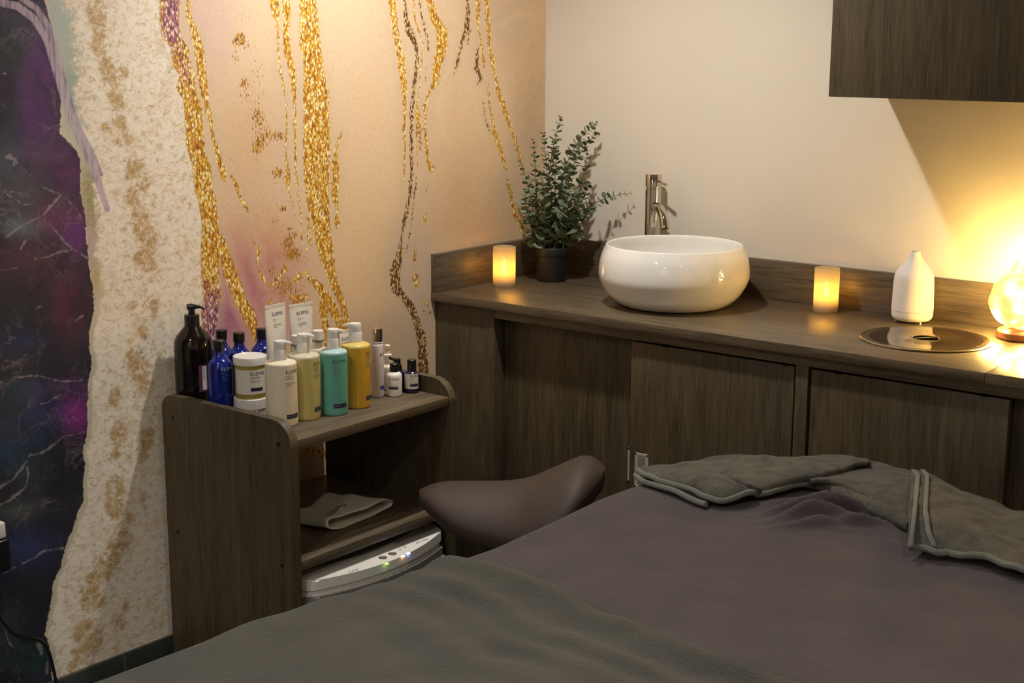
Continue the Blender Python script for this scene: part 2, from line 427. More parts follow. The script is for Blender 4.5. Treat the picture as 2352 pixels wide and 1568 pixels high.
    gold = np.minimum(g1, g4)
    for b in G: gold = np.minimum(gold, band(b))
    brown = np.full(n, 1e4)
    for b in B: brown = np.minimum(brown, band(b))
    tone = 1 / (1 + np.exp(np.clip((gold - brown) * 0.8, -30, 30)))      # 1 = yellow, 0 = brown
    gold = np.minimum(gold, brown)
    # sideways push: how mauve a streak is
    mauve = np.exp(-((px - 395) / 32) ** 2 - ((py - 40) / 90) ** 2) * 0.9 + np.exp(-((px - 430) / 30) ** 2 - ((py - 170) / 60) ** 2) * 0.45 \
        + np.clip((py - 600) / 110, 0, 1) * np.exp(-((px - 485) / 30) ** 2) * 0.95
    # dark stone region --------------------------------------------------
    De = edge([(95,-60),(102,0),(120,66),(134,128),(140,194),(138,306),(176,347),(186,378),(184,434),(196,500),(199,551),(204,612),(214,663),(217,714),(204,765),(205,800),(213,829),(203,873),(201,962),(201,996),(189,1035),(196,1069),(191,1104),(193,1153),(181,1172),(167,1216),(147,1265),(142,1295),(122,1339),(118,1378),(108,1432),(103,1456),(114,1486),(120,1568),(120,2000)])
    dark = px - De
    foam = np.maximum(De - px, px - Lb)
    # smooth ground colour -------------------------------------------------
    def blobs(base, lst, gain=(1, 1, 1)):
        c = np.tile(np.array(srgb(*base)[:3]), (n, 1)); k3 = np.array(gain)
        for x, y, sx, sy, col, a in lst:
            g = a * np.exp(-((px - x) / sx) ** 2 - ((py - y) / sy) ** 2)
            c = c * (1 - g[:, None]) + np.array(srgb(*col)[:3]) * g[:, None]
        return np.clip(c * k3, 0, 0.95)
    ground = blobs((218, 186, 150), [
        (480,60,70,130,(208,172,160),.8),(570,330,70,150,(206,160,118),.6),(650,250,30,260,(212,178,148),.6),
        (850,330,90,240,(226,192,152),.7),(1010,170,50,120,(214,184,150),.7),(900,60,60,80,(205,178,150),.6),
        (1150,60,70,110,(196,168,142),.8),(1220,260,60,240,(180,150,118),.9),(1060,420,90,130,(196,160,124),.75),
        (1060,220,60,90,(214,180,142),.6),(700,120,200,100,(222,192,160),.4),
        (560,590,80,110,(196,140,120),.7),(620,560,70,60,(205,158,112),.5),(610,650,95,100,(184,108,104),.9),(545,715,95,110,(168,84,122),1.0),(480,640,30,120,(196,140,150),.6),
        (660,690,50,60,(190,138,116),.6),(830,600,90,180,(218,180,134),.6),(860,790,90,110,(196,160,128),.7),
        (960,620,50,200,(196,170,148),.6),(1080,520,110,60,(206,160,112),.5),(730,1080,60,60,(180,150,120),.6)], (1.10, 1.17, 1.26))
    darkc = blobs((40, 36, 50), [
        (20,40,50,60,(70,60,84),.9),(30,120,60,60,(52,62,68),.8),(110,60,40,60,(84,70,100),.6),(110,150,45,90,(92,44,104),.95),(60,260,40,110,(96,52,104),.8),
        (20,290,35,100,(34,46,58),.9),(90,280,40,70,(96,48,112),.8),(30,370,60,50,(74,74,92),.8),(150,380,40,60,(108,48,108),.9),(100,360,50,40,(96,62,96),.7),
        (50,450,60,50,(86,84,88),.6),(50,520,50,25,(98,110,118),.8),(130,500,60,40,(110,56,92),.9),(170,545,30,40,(110,44,120),.9),
        (70,590,80,40,(84,48,66),.9),(120,650,90,50,(72,40,56),.8),(60,720,60,60,(34,34,44),.9),(160,710,40,70,(98,34,64),.8),
        (50,780,60,30,(44,48,84),.9),(110,840,90,30,(48,40,50),.8),(60,900,60,40,(40,66,66),.7),(130,890,60,25,(92,66,104),.8),(120,940,60,40,(64,58,104),.8),(175,950,35,55,(128,40,118),.95),
        (50,1010,70,40,(54,70,104),.8),(30,1050,50,40,(42,72,100),.8),(150,1090,60,80,(36,36,42),.9),(70,1090,35,40,(74,78,74),.7),
        (40,1170,50,25,(84,84,80),.7),(60,1260,60,40,(48,54,98),.8),(20,1290,30,30,(50,58,100),.7),(70,1380,70,80,(28,28,32),.9),
        (20,1440,30,50,(70,66,72),.6),(70,1510,60,40,(26,60,62),.8)], (1.05, 1.15, 1.15))
    sidec = blobs((214, 200, 178), [   # strip between the stone and the foam
        (140,40,40,110,(176,190,190),.95),(165,200,30,110,(150,168,158),.95),(205,430,24,80,(150,140,90),.9),(215,500,20,60,(150,136,84),.9),
        (212,570,20,60,(190,160,160),.9),(222,640,20,40,(186,164,100),.9),(205,320,40,60,(176,184,170),.7),(210,900,22,200,(176,176,150),.6),(160,1350,40,200,(170,176,150),.5)])
    # foam: ochre patches
    och = 0.42 * np.exp(-((px - np.interp(py, [0, 200, 400, 600, 800, 1000, 1200, 1450], [215, 265, 308, 335, 328, 300, 272, 205])) / 46) ** 2)
    for x, y, s in [(218,30,20),(228,60,16),(225,105,20),(240,150,16),(250,175,18),(285,165,14),(262,215,16),(270,238,12),(278,280,14),(280,320,16),(240,290,14),(310,383,18),(300,395,14),(335,420,14),(305,450,18),(320,500,20),(330,530,18),(345,560,20),(335,600,22),(320,590,12),(300,820,16),(320,840,22),(330,870,18),(335,885,14),
                    (265,905,16),(258,925,12),(272,985,22),(270,1005,16),(340,1000,16),(338,1020,14),(330,1050,14),(262,1045,14),(265,1110,18),(262,1130,18),(262,1165,22),(330,1140,12),(300,1190,12),(285,1240,24),(262,1270,18),(235,1310,22),(250,1290,18),(215,1330,18),(200,1370,22),(228,1380,14),(275,1430,22),(195,1450,26),(215,1470,24),(180,1500,18),(290,1390,14),(170,1540,20),(355,700,14),(300,700,12),(330,760,12)]:
        och += np.exp(-((px - x) / s) ** 2 - ((py - y) / (s * 1.15)) ** 2)
    och = np.clip(och, 0, 1)
    side = np.exp(-np.clip(px - De, 0, 1e4) / np.interp(py, [0, 200, 450, 650, 720, 2000], [64, 58, 44, 30, 14, 12]))
    # veins on the stone
    veins = [
     [(-30,0,9),(40,14,9),(80,44,9),(108,90,9),(126,150,9),(140,200,8),(152,240,8),(178,310,8),(205,370,7),(228,425,6),(246,480,4)],
     [(40,-10,4),(85,20,5),(112,60,5),(128,110,5),(140,160,4),(158,225,4),(185,300,4),(215,360,4),(232,400,3)],
     [(188,230,1.5),(205,270,1.5),(228,330,1.5),(238,370,1)],
     [(134,300,3),(150,315,2),(176,345,2)],[(0,165,2),(15,170,2)],
     [(20,352,2),(40,375,2),(65,400,1.5),(100,430,2),(140,448,2)],[(15,360,5),(36,366,4),(30,380,3)],
     [(140,448,3),(118,472,3),(98,495,3),(70,508,2),(40,525,2),(8,548,2)],[(8,440,2),(30,455,3),(55,470,2),(85,466,1.5),(60,445,1.5),(20,440,1)],
     [(120,520,2),(135,540,2),(160,566,2),(200,592,2)],[(152,455,1.5),(175,480,1),(190,505,1)],
     [(0,622,2),(40,615,2)],[(80,594,1.5),(110,590,1.5),(130,580,2),(165,575,1.5)],[(45,575,2),(60,550,1)],
     [(170,740,1.5),(190,725,1.5)],[(80,708,1.5),(95,703,1)],
     [(-10,882,2),(30,868,2),(60,864,2),(88,862,3),(115,870,2),(147,876,2),(191,873,3)],[(88,930,1.5),(115,922,2),(140,905,2)],
     [(201,990,2),(170,998,2),(147,1001,2),(113,1030,3),(92,1042,2),(69,1045,2),(50,1075,3),(30,1100,3),(-5,1122,3)],
     [(60,1060,3),(65,1090,3),(58,1120,3),(20,1150,4),(-5,1160,3)],[(50,1160,2),(35,1190,2),(0,1208,2)],
     [(147,1258,2),(120,1262,2),(103,1263,3),(80,1280,2),(59,1290,2),(30,1305,2),(-5,1322,2)],
     [(0,1420,2),(12,1440,2),(18,1470,2),(27,1485,2)],[(90,1480,10),(95,1500,8)],[(108,1520,4),(108,1545,4)]]
    vein = np.full(n, 1e4)
    for b in veins: vein = np.minimum(vein, band(b))
    lilac = np.minimum(band(veins[0]), band(veins[1])) - 3.5
    # flecks scattered between streaks
    fl = np.zeros(n)
    for x, y, s, a in [(545,95,16,1),(555,85,8,1),(540,130,10,.8),(575,105,22,.5),(560,190,12,1),(590,165,26,.5),(590,265,20,.8),(595,330,16,.8),(590,345,10,1),(600,300,30,.45),(560,225,20,.5),(645,312,14,.8),(620,310,20,.5),
                       (640,395,14,.9),(650,480,12,.9),(664,525,10,.9),(678,540,10,.9),(663,552,12,.7),(666,585,20,.85),(680,580,12,.9),(655,560,16,.6),(632,507,10,.6),(615,415,40,.35),(600,480,40,.3),(575,560,16,.5),(620,620,16,.6),(690,690,26,.8),(640,660,30,.5),(700,600,20,.4),(560,40,30,.4),(540,380,40,.3),(600,220,30,.4),(660,650,30,.5)]:
        fl += a * np.exp(-((px - x) / s) ** 2 - ((py - y) / s) ** 2)
    fl = np.clip(fl, 0, 1)
    swirl = np.minimum(np.minimum(band([(1000,30,2),(1020,60,2),(1040,90,2),(1030,160,2),(1010,200,2)]), band([(1150,60,2),(1185,35,6),(1215,28,2),(1240,45,2)])),
                       np.minimum(band([(1010,230,6),(1015,300,8),(1035,330,4)]), band([(1080,190,8),(1095,240,4),(1110,300,2)])))
    me = bpy.data.meshes.new('wall_left')
    ny, nz = len(ys), len(zs)
    idx = np.arange(n).reshape(nz, ny)
    quads = np.stack([idx[:-1, :-1], idx[:-1, 1:], idx[1:, 1:], idx[1:, :-1]], -1).reshape(-1, 4)
    me.vertices.add(n); me.vertices.foreach_set('co', P.ravel())
    nf = len(quads)
    me.loops.add(nf * 4); me.loops.foreach_set('vertex_index', quads.ravel().astype(np.int32))
    me.polygons.add(nf); me.polygons.foreach_set('loop_start', (np.arange(nf) * 4).astype(np.int32))
    me.polygons.foreach_set('loop_total', np.full(nf, 4, np.int32))
    me.update(calc_edges=True)
    for nm, a in dict(gold=gold, tone=tone, mauve=mauve, dark=dark, foam=foam, och=och, side=side, vein=vein, lilac=lilac, fleck=fl, swirl=swirl).items():
        at_ = me.attributes.new(nm, 'FLOAT', 'POINT'); at_.data.foreach_set('value', a.astype(np.float32))
    for nm, c in dict(ground=ground, darkc=darkc, sidec=sidec).items():
        at_ = me.attributes.new(nm, 'FLOAT_COLOR', 'POINT')
        at_.data.foreach_set('color', np.concatenate([c, np.ones((n, 1))], 1).astype(np.float32).ravel())
    # shader
    t = NT('marble_and_gold_mural'); co = t.coords((1, 1, 1)); co2 = t.coords((1, 1, 0.55))
    n_f = t.noise(co, 90, 4, 0.65); n_m = t.noise(co, 22, 5, 0.65, 0.6); n_c = t.noise(co, 6, 4, 0.6)
    n_x = t.noise(co2, 160, 3, 0.6)
    def rag(v, amp, ns): return t.math('ADD', v, t.math('MULTIPLY', t.math('SUBTRACT', ns, 0.5), amp))
    # ground
    g = t.attr('ground', 'Color')
    g = t.mix(t.math('MULTIPLY', t.smooth(n_m, 0.35, 0.7), 0.22), g, srgb(232, 206, 170))
    g = t.mix(t.math('MULTIPLY', t.smooth(n_f, 0.45, 0.75), 0.20), g, srgb(168, 132, 92))
    g = t.mix(t.math('MULTIPLY', t.math('SUBTRACT', 1.0, t.smooth(rag(t.attr('swirl'), 14, n_m), -3, 12)), 0.25), g, srgb(232, 212, 176))
    g = t.mix(t.math('MULTIPLY', t.smooth(t.noise(co, 210, 3, 0.8), 0.52, 0.68), 0.28), g, srgb(244, 220, 186))
    # halo of pale veil around the streaks
    halo = t.math('SUBTRACT', 1.0, t.smooth(rag(t.attr('gold'), 14, n_m), 4, 22))
    g = t.mix(t.math('MULTIPLY', halo, 0.35), g, srgb(214, 190, 162))
    # foam
    fc = t.ramp(t.noise(t.coords((1, 1, 1.5)), 42, 10, 0.82, 0.5), [(0.34, srgb(176, 142, 96)), (0.43, srgb(222, 202, 172)), (0.50, srgb(244, 232, 216)), (0.75, srgb(250, 238, 232))])
    fc = t.mix(t.math('MULTIPLY', t.smooth(t.noise(co, 14, 9, 0.8, 0.4), 0.50, 0.64), 0.45), fc, srgb(206, 176, 130))
    ocn = t.noise(t.coords((1, 1, 1.3)), 38, 10, 0.82, 0.6)
    ocm = t.smooth(t.math('ADD', t.attr('och'), t.math('MULTIPLY', t.math('SUBTRACT', ocn, 0.5), 4.2)), 0.45, 1.25)
    fc = t.mix(t.math('MULTIPLY', ocm, 0.8), fc, t.ramp(n_f, [(0.35, srgb(150, 104, 32)), (0.65, srgb(200, 156, 72))]))
    sd = t.smooth(rag(rag(t.attr('side'), 0.9, n_m), 0.6, n_f), 0.36, 0.60)
    fc = t.mix(sd, fc, t.mix(t.math('MULTIPLY', t.smooth(n_f, 0.4, 0.7), 0.3), t.attr('sidec', 'Color'), srgb(226, 216, 200)))
    col = t.mix(t.math('SUBTRACT', 1.0, t.smooth(rag(t.attr('foam'), 9, n_f), -2.5, 1.0)), g, fc)
    # flecks
    flm = t.smooth(t.math('ADD', t.math('MULTIPLY', t.attr('fleck'), 0.32), n_x), 0.735, 0.76)
    col = t.mix(flm, col, t.ramp(n_f, [(0.4, srgb(120, 76, 30)), (0.6, srgb(214, 160, 60))]))
    # gold beads
    vo = t.new('ShaderNodeTexVoronoi', feature='F1'); vo.inputs['Scale'].default_value = 185
    t.link(co2, vo.inputs['Vector'])
    bead = t.smooth(vo.outputs['Distance'], 0.82, 0.34)
    sep = t.new('ShaderNodeSeparateColor'); t.link(vo.outputs['Color'], sep.inputs[0])
    rv = sep.outputs[0]
    ygold = t.mix(bead, srgb(170, 106, 20), t.ramp(rv, [(0.10, srgb(212, 150, 36)), (0.28, srgb(240, 194, 64)), (0.55, srgb(252, 216, 100)), (0.84, srgb(255, 242, 186))]))
    ygold = t.mix(t.smooth(t.noise(co2, 70, 3, 0.6), 0.52, 0.66), ygold, t.mix(bead, srgb(140, 78, 10), srgb(206, 140, 34)))
    bgold = t.mix(bead, srgb(96, 58, 26), t.ramp(rv, [(0.15, srgb(112, 68, 34)), (0.40, srgb(160, 112, 56)), (0.60, srgb(232, 204, 140))]))
    gc = t.mix(t.attr('tone'), bgold, ygold)
    mv = t.mix(bead, srgb(110, 60, 96), t.ramp(rv, [(0.3, srgb(176, 112, 128)), (0.6, srgb(216, 156, 150)), (0.95, srgb(246, 222, 206))]))
    gc = t.mix(t.smooth(t.math('ADD', t.attr('mauve'), t.math('MULTIPLY', t.math('SUBTRACT', n_x, 0.5), 2.2)), 0.3, 0.75), gc, mv)
    gm = t.math('SUBTRACT', 1.0, t.smooth(rag(rag(t.attr('gold'), 17, n_x), 7, n_f), -1.6, 0.0))
    col = t.mix(gm, col, gc)
    # stone
    dc = t.attr('darkc', 'Color')
    dc = t.mix(t.math('MULTIPLY', t.smooth(t.noise(co, 5, 6, 0.6, 0.5), 0.44, 0.60), 0.55), dc, srgb(26, 24, 34))
    rn = t.noise(co, 9, 7, 0.62, 0.8)
    rid = t.smooth(t.math('ABSOLUTE', t.math('SUBTRACT', rn, 0.5)), 0.022, 0.0)
    rid = t.math('MULTIPLY', rid, t.smooth(n_c, 0.42, 0.66))
    dc = t.mix(t.math('MULTIPLY', rid, 0.16), dc, srgb(196, 178, 176))
    dc = t.mix(t.math('MULTIPLY', t.smooth(t.noise(co, 26, 8, 0.8, 0.4), 0.56, 0.72), 0.22), dc, srgb(170, 160, 166))
    vn = t.math('SUBTRACT', 1.0, t.smooth(rag(rag(t.attr('vein'), 8, n_f), 12, n_m), -1.0, 2.2))
    dc = t.mix(t.math('MULTIPLY', vn, 0.38), dc, srgb(186, 170, 166))
    col = t.mix(t.math('SUBTRACT', 1.0, t.smooth(rag(rag(t.attr('dark'), 12, n_f), 10, n_m), -1.5, 1.5)), col, dc)
    ll = t.math('SUBTRACT', 1.0, t.smooth(rag(t.attr('lilac'), 3, n_x), -1.0, 2.5))
    col = t.mix(t.math('MULTIPLY', ll, 0.85), col, t.ramp(t.noise(t.coords((1, 1, 0.15)), 120, 2), [(0.30, srgb(132, 116, 138)), (0.55, srgb(190, 172, 188))]))
    t.link(col, t.b.inputs['Base Color']); t.setp(Roughness=0.62)
    t.bump(t.noise(co, 420, 2), 0.05, 0.002)
    finish(me, t.m, False)
    struct(link('wall_left', me))
mural()
struct(box('baseboard_left', (0.0, RY, 0.0), (0.012, -0.593, 0.10), M['skirt'], bevel=0.0015))
for yy in (-1.83, -2.43, -3.03):
    struct(box('trim_1', (0.0121, yy - 0.001, 0.0), (0.0127, yy + 0.001, 0.098), M['grout'], bevel=0))

# ------------------------------------------------------------------ ceiling downlights
for i, (x, y, wts, cone, blend, colr) in enumerate(DOWNLIGHTS):
    e = empty('ceiling_downlight', (x, y, CEIL))
    tag(e, ['recessed downlight in the ceiling above the sink corner', 'recessed downlight in the ceiling over the foot of the left wall',
            'recessed downlight in the ceiling right of the couch', 'recessed downlight in the ceiling over the foot of the couch'][i], 'ceiling light', 'ceiling downlights')
    lathe('bezel', [(0.030, -0.004), (0.048, -0.004), (0.050, 0.0), (0.030, 0.0)], M['white'], e, 32, close=False)
    lathe('diffuser', [(0.0, -0.002), (0.030, -0.002)], M['led_face'], e, 32, close=False)
    ld = bpy.data.lights.new('downlight', 'SPOT'); ld.energy = wts; ld.color = colr
    ld.spot_size = math.radians(cone); ld.spot_blend = blend; ld.shadow_soft_size = 0.045
    lo = bpy.data.objects.new('spot', ld); COL.objects.link(lo); lo.parent = e; lo.location = (0, 0, -0.01)

# ------------------------------------------------------------------ base cabinet
YF = -0.573          # frame face
YW = -0.593          # worktop front edge
XE = 2.60
cab = empty('base_cabinet', (0, 0, 0))
tag(cab, 'long dark wood-grain base cabinet with sliding doors under the worktop', 'cabinet')
H = 0.873
box('side_panel', (0.0, YF, 0.0), (0.244, YF + 0.022, H - 0.001), M['wood_z'], cab)
box('stile', (0.216, YF - 0.002, 0.0), (0.246, YF + 0.06, 0.843), M['wood_z'], cab)
box('top_rail', (0.246, YF - 0.0015, 0.843), (XE, YF + 0.03, H - 0.001), M['wood_x'], cab)
box('stile', (1.279, YF - 0.0015, 0.0), (1.316, YF + 0.07, 0.843), M['wood_z'], cab)
box('stile', (2.53, YF - 0.0015, 0.0), (XE, YF + 0.07, 0.843), M['wood_z'], cab)
box('carcass', (0.02, YF + 0.075, 0.0), (XE, -0.002, H - 0.002), M['dark'], cab, bevel=0)
box('plinth', (0.246, YF + 0.012, 0.0), (XE, YF + 0.03, 0.06), M['wood_x'], cab)
def cup_handle(par, x0, x1, z0, z1, y):
    bm = bmesh.new(); t_ = 0.007
    bx(bm, (x0, y - 0.002, z0), (x0 + t_, y + 0.003, z1), 0.0006, 1); bx(bm, (x1 - t_, y - 0.002, z0), (x1, y + 0.003, z1), 0.0006, 1)
    bx(bm, (x0, y - 0.002, z1 - t_), (x1, y + 0.003, z1), 0.0006, 1); bx(bm, (x0, y - 0.002, z0), (x1, y + 0.003, z0 + t_), 0.0006, 1)
    bx(bm, (x0 + t_, y - 0.0008, z0 + t_), (x1 - t_, y + 0.003, z1 - t_))
    h = bm_ob('handle', bm, M['pull'], par, True); lab(h, 'bright metal flush pull')
    bm = bmesh.new(); bx(bm, (x0 + 0.011, y - 0.0012, z0 + 0.012), (x1 - 0.011, y + 0.003, z1 - 0.012), 0.0, 1)
    bm_ob('recess', bm, M['pull_in'], h)  # flat panel, its darker colour paints the shade of a hollow
def door(x0, x1, y, name='sliding_door'):
    d = box(name, (x0, y, 0.065), (x1, y + 0.018, 0.836), M['wood_z'], cab, 0.001); return d
dl = door(0.248, 0.80, YF + 0.045)
d2 = door(0.751, 1.272, YF + 0.004)
d3 = door(1.323, 1.853, YF + 0.004)
d4 = door(1.80, 2.52, YF + 0.045)
cup_handle(d2, 0.771, 0.818, 0.402, 0.509, YF + 0.004)
_h = at(1443, 1027, 1, YF + 0.045); cup_handle(dl, float(_h[0]), float(_h[0]) + 0.047, float(_h[2]) - 0.107, float(_h[2]), YF + 0.045)
# small guide blocks in the gap above the sliding doors
for gx in (0.86, 1.235, 1.39, 1.78): box('guide', (gx, YF - 0.002, 0.8365), (gx + 0.02, YF + 0.003, 0.8445), M['dark'], cab, 0.0)

wt = box('worktop', (0.0, YW, H), (1.7965, 0.0, 0.9), M['wood_x'], None, 0.0015)
tag(wt, 'dark wood-grain worktop that carries the white basin', 'worktop')
wt2 = box('worktop', (1.7975, YW, H), (XE, 0.0, 0.9), M['wood_x'], None, 0.0015)
tag(wt2, 'short worktop section right of the seam, by the salt lamp', 'worktop')
u1 = box('upstand', (0.0221, -0.020, 0.9), (XE, 0.0, 1.022), M['wood_x'], None, 0.0012)
tag(u1, 'long wooden upstand along the cream wall behind the basin', 'backsplash', 'worktop upstands')
u2 = box('upstand', (0.0, YW + 0.002, 0.9), (0.022, 0.0, 1.022), M['wood_y'], None, 0.0012)
tag(u2, 'short wooden upstand against the gold mural wall beside the candle', 'backsplash', 'worktop upstands')

wc = empty('wall_cabinet', (1.226, 0, 1.539))
tag(wc, 'dark wood-grain wall cabinet hanging on the cream wall, top right', 'cabinet')
box('body', (0.002, -0.330, 0.002), (1.30, 0.0, 0.75), M['wood_z'], wc, 0.001)
box('door', (0.0, -0.350, 0.0), (0.648, -0.332, 0.75), M['wood_z'], wc, 0.001)
box('door', (0.652, -0.350, 0.0), (1.30, -0.332, 0.75), M['wood_z'], wc, 0.001)

# ------------------------------------------------------------------ basin and tap
def arc_pts(pts, n=6):
    """Catmull-Rom through 2-D points"""
    P = [np.array(p, float) for p in pts]; P = [2 * P[0] - P[1]] + P + [2 * P[-1] - P[-2]]; out = []
    for i in range(1, len(P) - 2):
        for k in range(n):
            t = k / n; a, b, c, d = P[i - 1], P[i], P[i + 1], P[i + 2]
            out.append(tuple(0.5 * ((2 * b) + (c - a) * t + (2 * a - 5 * b + 4 * c - d) * t * t + (3 * b - a - 3 * c + d) * t ** 3)))
    out.append(tuple(P[-2])); return out
e = empty('basin', (0.712, -0.290, 0.9)); tag(e, 'round white ceramic vessel basin on the worktop', 'sink')
body = [(0.0, 0.001), (0.13, 0.001)] + arc_pts([(0.145, 0.002), (0.168, 0.008), (0.200, 0.035), (0.224, 0.078), (0.2275, 0.110), (0.221, 0.150), (0.209, 0.179), (0.204, 0.186), (0.198, 0.184), (0.198, 0.172), (0.206, 0.140), (0.207, 0.100), (0.19, 0.055), (0.15, 0.028), (0.08, 0.018), (0.025, 0.015)], 5) + [(0.0, 0.015)]
lathe('bowl', body, M['ceramic'], e, 96, angle=60)
lathe('drain', [(0.0, 0.017), (0.02, 0.0175), (0.024, 0.0165), (0.024, 0.015)], M['chrome'], e, 24)
TX, TY = 0.484, -0.062
e = empty('tap', (TX, TY, 0.9)); tag(e, 'tall chrome pillar tap standing behind the white basin', 'tap')
lathe('pillar', [(0.030, 0.0), (0.030, 0.006), (0.0255, 0.008), (0.0255, 0.318), (0.0235, 0.320), (0.0235, 0.325)], M['chrome'], e, 40)
lathe('cap', [(0.0255, 0.326), (0.0265, 0.327), (0.0265, 0.362), (0.025, 0.365), (0.0, 0.366)], M['chrome'], e, 40)
dvec = Vector((0.78, -0.62, 0)).normalized(); lvec = Vector((0.95, -0.30, 0)).normalized()
tube('lever', [lvec * 0.018 + Vector((0, 0, 0.345)), lvec * 0.042 + Vector((0, 0, 0.341)), lvec * 0.066 + Vector((0, 0, 0.336))], [0.004, 0.004, 0.0045], M['chrome'], e)
sp = []
for k in range(9):
    a = k / 8 * PI * 0.42
    sp.append(dvec * (0.045 + 0.075 * math.sin(a)) + Vector((0, 0, 0.252 + 0.012 - 0.055 * (1 - math.cos(a)))))
sp = [dvec * 0.010 + Vector((0, 0, 0.262))] + sp + [sp[-1] + Vector((dvec.x * 0.006, dvec.y * 0.006, -0.018))]
tube('spout', sp, [0.0155] * 4 + [0.0140] * (len(sp) - 4), M['chrome'], e, 20)

# ------------------------------------------------------------------ tealight holders
def candle(x, y, label):
    e = empty('candle_holder', (x, y, 0.9)); tag(e, label, 'candle holder', 'frosted tealight holders')
    R, h = 0.0368, 0.131
    prof = arc_pts([(0.0, 0.0), (0.030, 0.0), (0.0355, 0.003), (R, 0.010)], 4) + [(R, h - 0.001), (R - 0.001, h), (R - 0.0028, h), (R - 0.0034, h - 0.002), (R - 0.0034, 0.018), (R - 0.008, 0.014), (0.0, 0.014)]
    lathe('glass', prof, M['frost'], e, 48)
    lathe('tealight', [(0.019, 0.0145), (0.019, 0.038), (0.017, 0.040), (0.0, 0.0395)], M['offwhite'], e, 28)
    f = lathe('flame', arc_pts([(0.0, 0.041), (0.0055, 0.048), (0.0070, 0.058), (0.0042, 0.074), (0.0004, 0.090)], 4), M['flame'], e, 16)
    lab(f, 'glowing yellow flame')
candle(0.1104, -0.3585, 'frosted glass tealight holder glowing beside the potted plant')
candle(1.1221, -0.0975, 'frosted glass tealight holder glowing right of the white basin')

# ------------------------------------------------------------------ diffuser, chute lid, salt lamp
e = empty('aroma_diffuser', (1.3862, -0.0850, 0.9)); tag(e, 'white bottle-shaped aroma diffuser on the worktop', 'diffuser')
lathe('base', arc_pts([(0.040, 0.006), (0.050, 0.008), (0.0565, 0.017), (0.0580, 0.030)], 4) + [(0.0583, 0.0345)], M['offwhite'], e, 48)
lathe('cover', [(0.0583, 0.0355)] + arc_pts([(0.0585, 0.040), (0.0572, 0.080), (0.0560, 0.118), (0.052, 0.140), (0.038, 0.160), (0.024, 0.177), (0.0145, 0.196), (0.0125, 0.2035)], 5) + [(0.0105, 0.203), (0.009, 0.195), (0.0, 0.193)], M['offwhite'], e, 48, angle=50)
for k in range(3):
    a = -0.6 + k * 2 * PI / 3
    lathe('foot', [(0.004, 0.0), (0.004, 0.008)], M['white'], e, 10, loc=(0.043 * math.cos(a), 0.043 * math.sin(a), 0))
e = empty('chute_lid', (1.5217, -0.3031, 0.9)); tag(e, 'round polished steel waste chute lid set in the worktop', 'waste chute lid')
lathe('rim', [(0.150, 0.0005), (0.172, 0.0005), (0.1735, 0.0022), (0.171, 0.0040), (0.164, 0.0046), (0.160, 0.0043), (0.150, 0.0036)], M['steel_edge'], e, 96)
lathe('disc', [(0.0, 0.0035), (0.034, 0.0035), (0.036, 0.0042), (0.1495, 0.0042), (0.1495, 0.0006)], M['steel'], e, 96, close=False)
g_ang = math.radians(54)
def crescent(sgn):
    V = []; n_ = 20; r = 0.0335
    for k in range(n_ + 1):
        a = math.radians(8) + (PI - math.radians(16)) * k / n_
        V.append((r * math.cos(a), sgn * r * math.sin(a), 0))
    ca, sa = math.cos(g_ang), math.sin(g_ang)
    V = [(x * ca - y * sa, x * sa + y * ca, 0.0047) for x, y, _ in V]
    return V
for s_ in (1, -1):
    V = crescent(s_); mesh_ob('grip_hole', V, [tuple(range(len(V)))], M['dark'], e)  # flat near-black sheet on the disc, shade of an opening painted in
lathe('grip_ring', [(0.034, 0.0042), (0.0360, 0.0050), (0.040, 0.0050), (0.044, 0.0042)], M['steel'], e, 48, close=False)
bm = bmesh.new(); bx(bm, (-0.034, -0.0035, 0.0043), (0.034, 0.0035, 0.0062), 0.0008, 1)
g_o = bm_ob('grip_bar', bm, M['steel_edge'], e, True); g_o.rotation_euler = (0, 0, g_ang)

e = empty('salt_lamp', (1.716, -0.122, 0.9)); tag(e, 'glowing orange salt crystal lamp on a wooden base', 'lamp')
lathe('base', [(0.0, 0.0), (0.062, 0.0), (0.066, 0.004), (0.066, 0.020), (0.062, 0.024), (0.0, 0.024)], M['lampbase'], e, 40)
bm = bmesh.new(); bmesh.ops.create_icosphere(bm, subdivisions=5, radius=1.0)
for v in bm.verts:
    p = v.co.copy(); zz = (p.z + 1) / 2
    rad = lin([(0, .055), (.12, .074), (.32, .088), (.55, .083), (.70, .066), (.80, .043), (.9, .038), (1, .028)], zz)
    k = math.hypot(p.x, p.y) + 1e-6; s = min(1, k * 1.6 + 0.0)
    nn = mnoise.noise(p * 1.8) * 0.12 + mnoise.noise(p * 4.0) * 0.03
    fac = min(1.0, k / math.sqrt(max(1e-4, 1 - p.z * p.z))) if abs(p.z) < 0.999 else 0
    rr = rad * (1 + nn) * (min(1, math.sqrt(max(0, 1 - p.z ** 6))))
    v.co = Vector((p.x / k * rr * fac, p.y / k * rr * fac, 0.024 + 0.205 * zz + nn * 0.02))
lab(bm_ob('crystal', bm, M['salt'], e, True, angle=50), 'rough glowing rock salt')

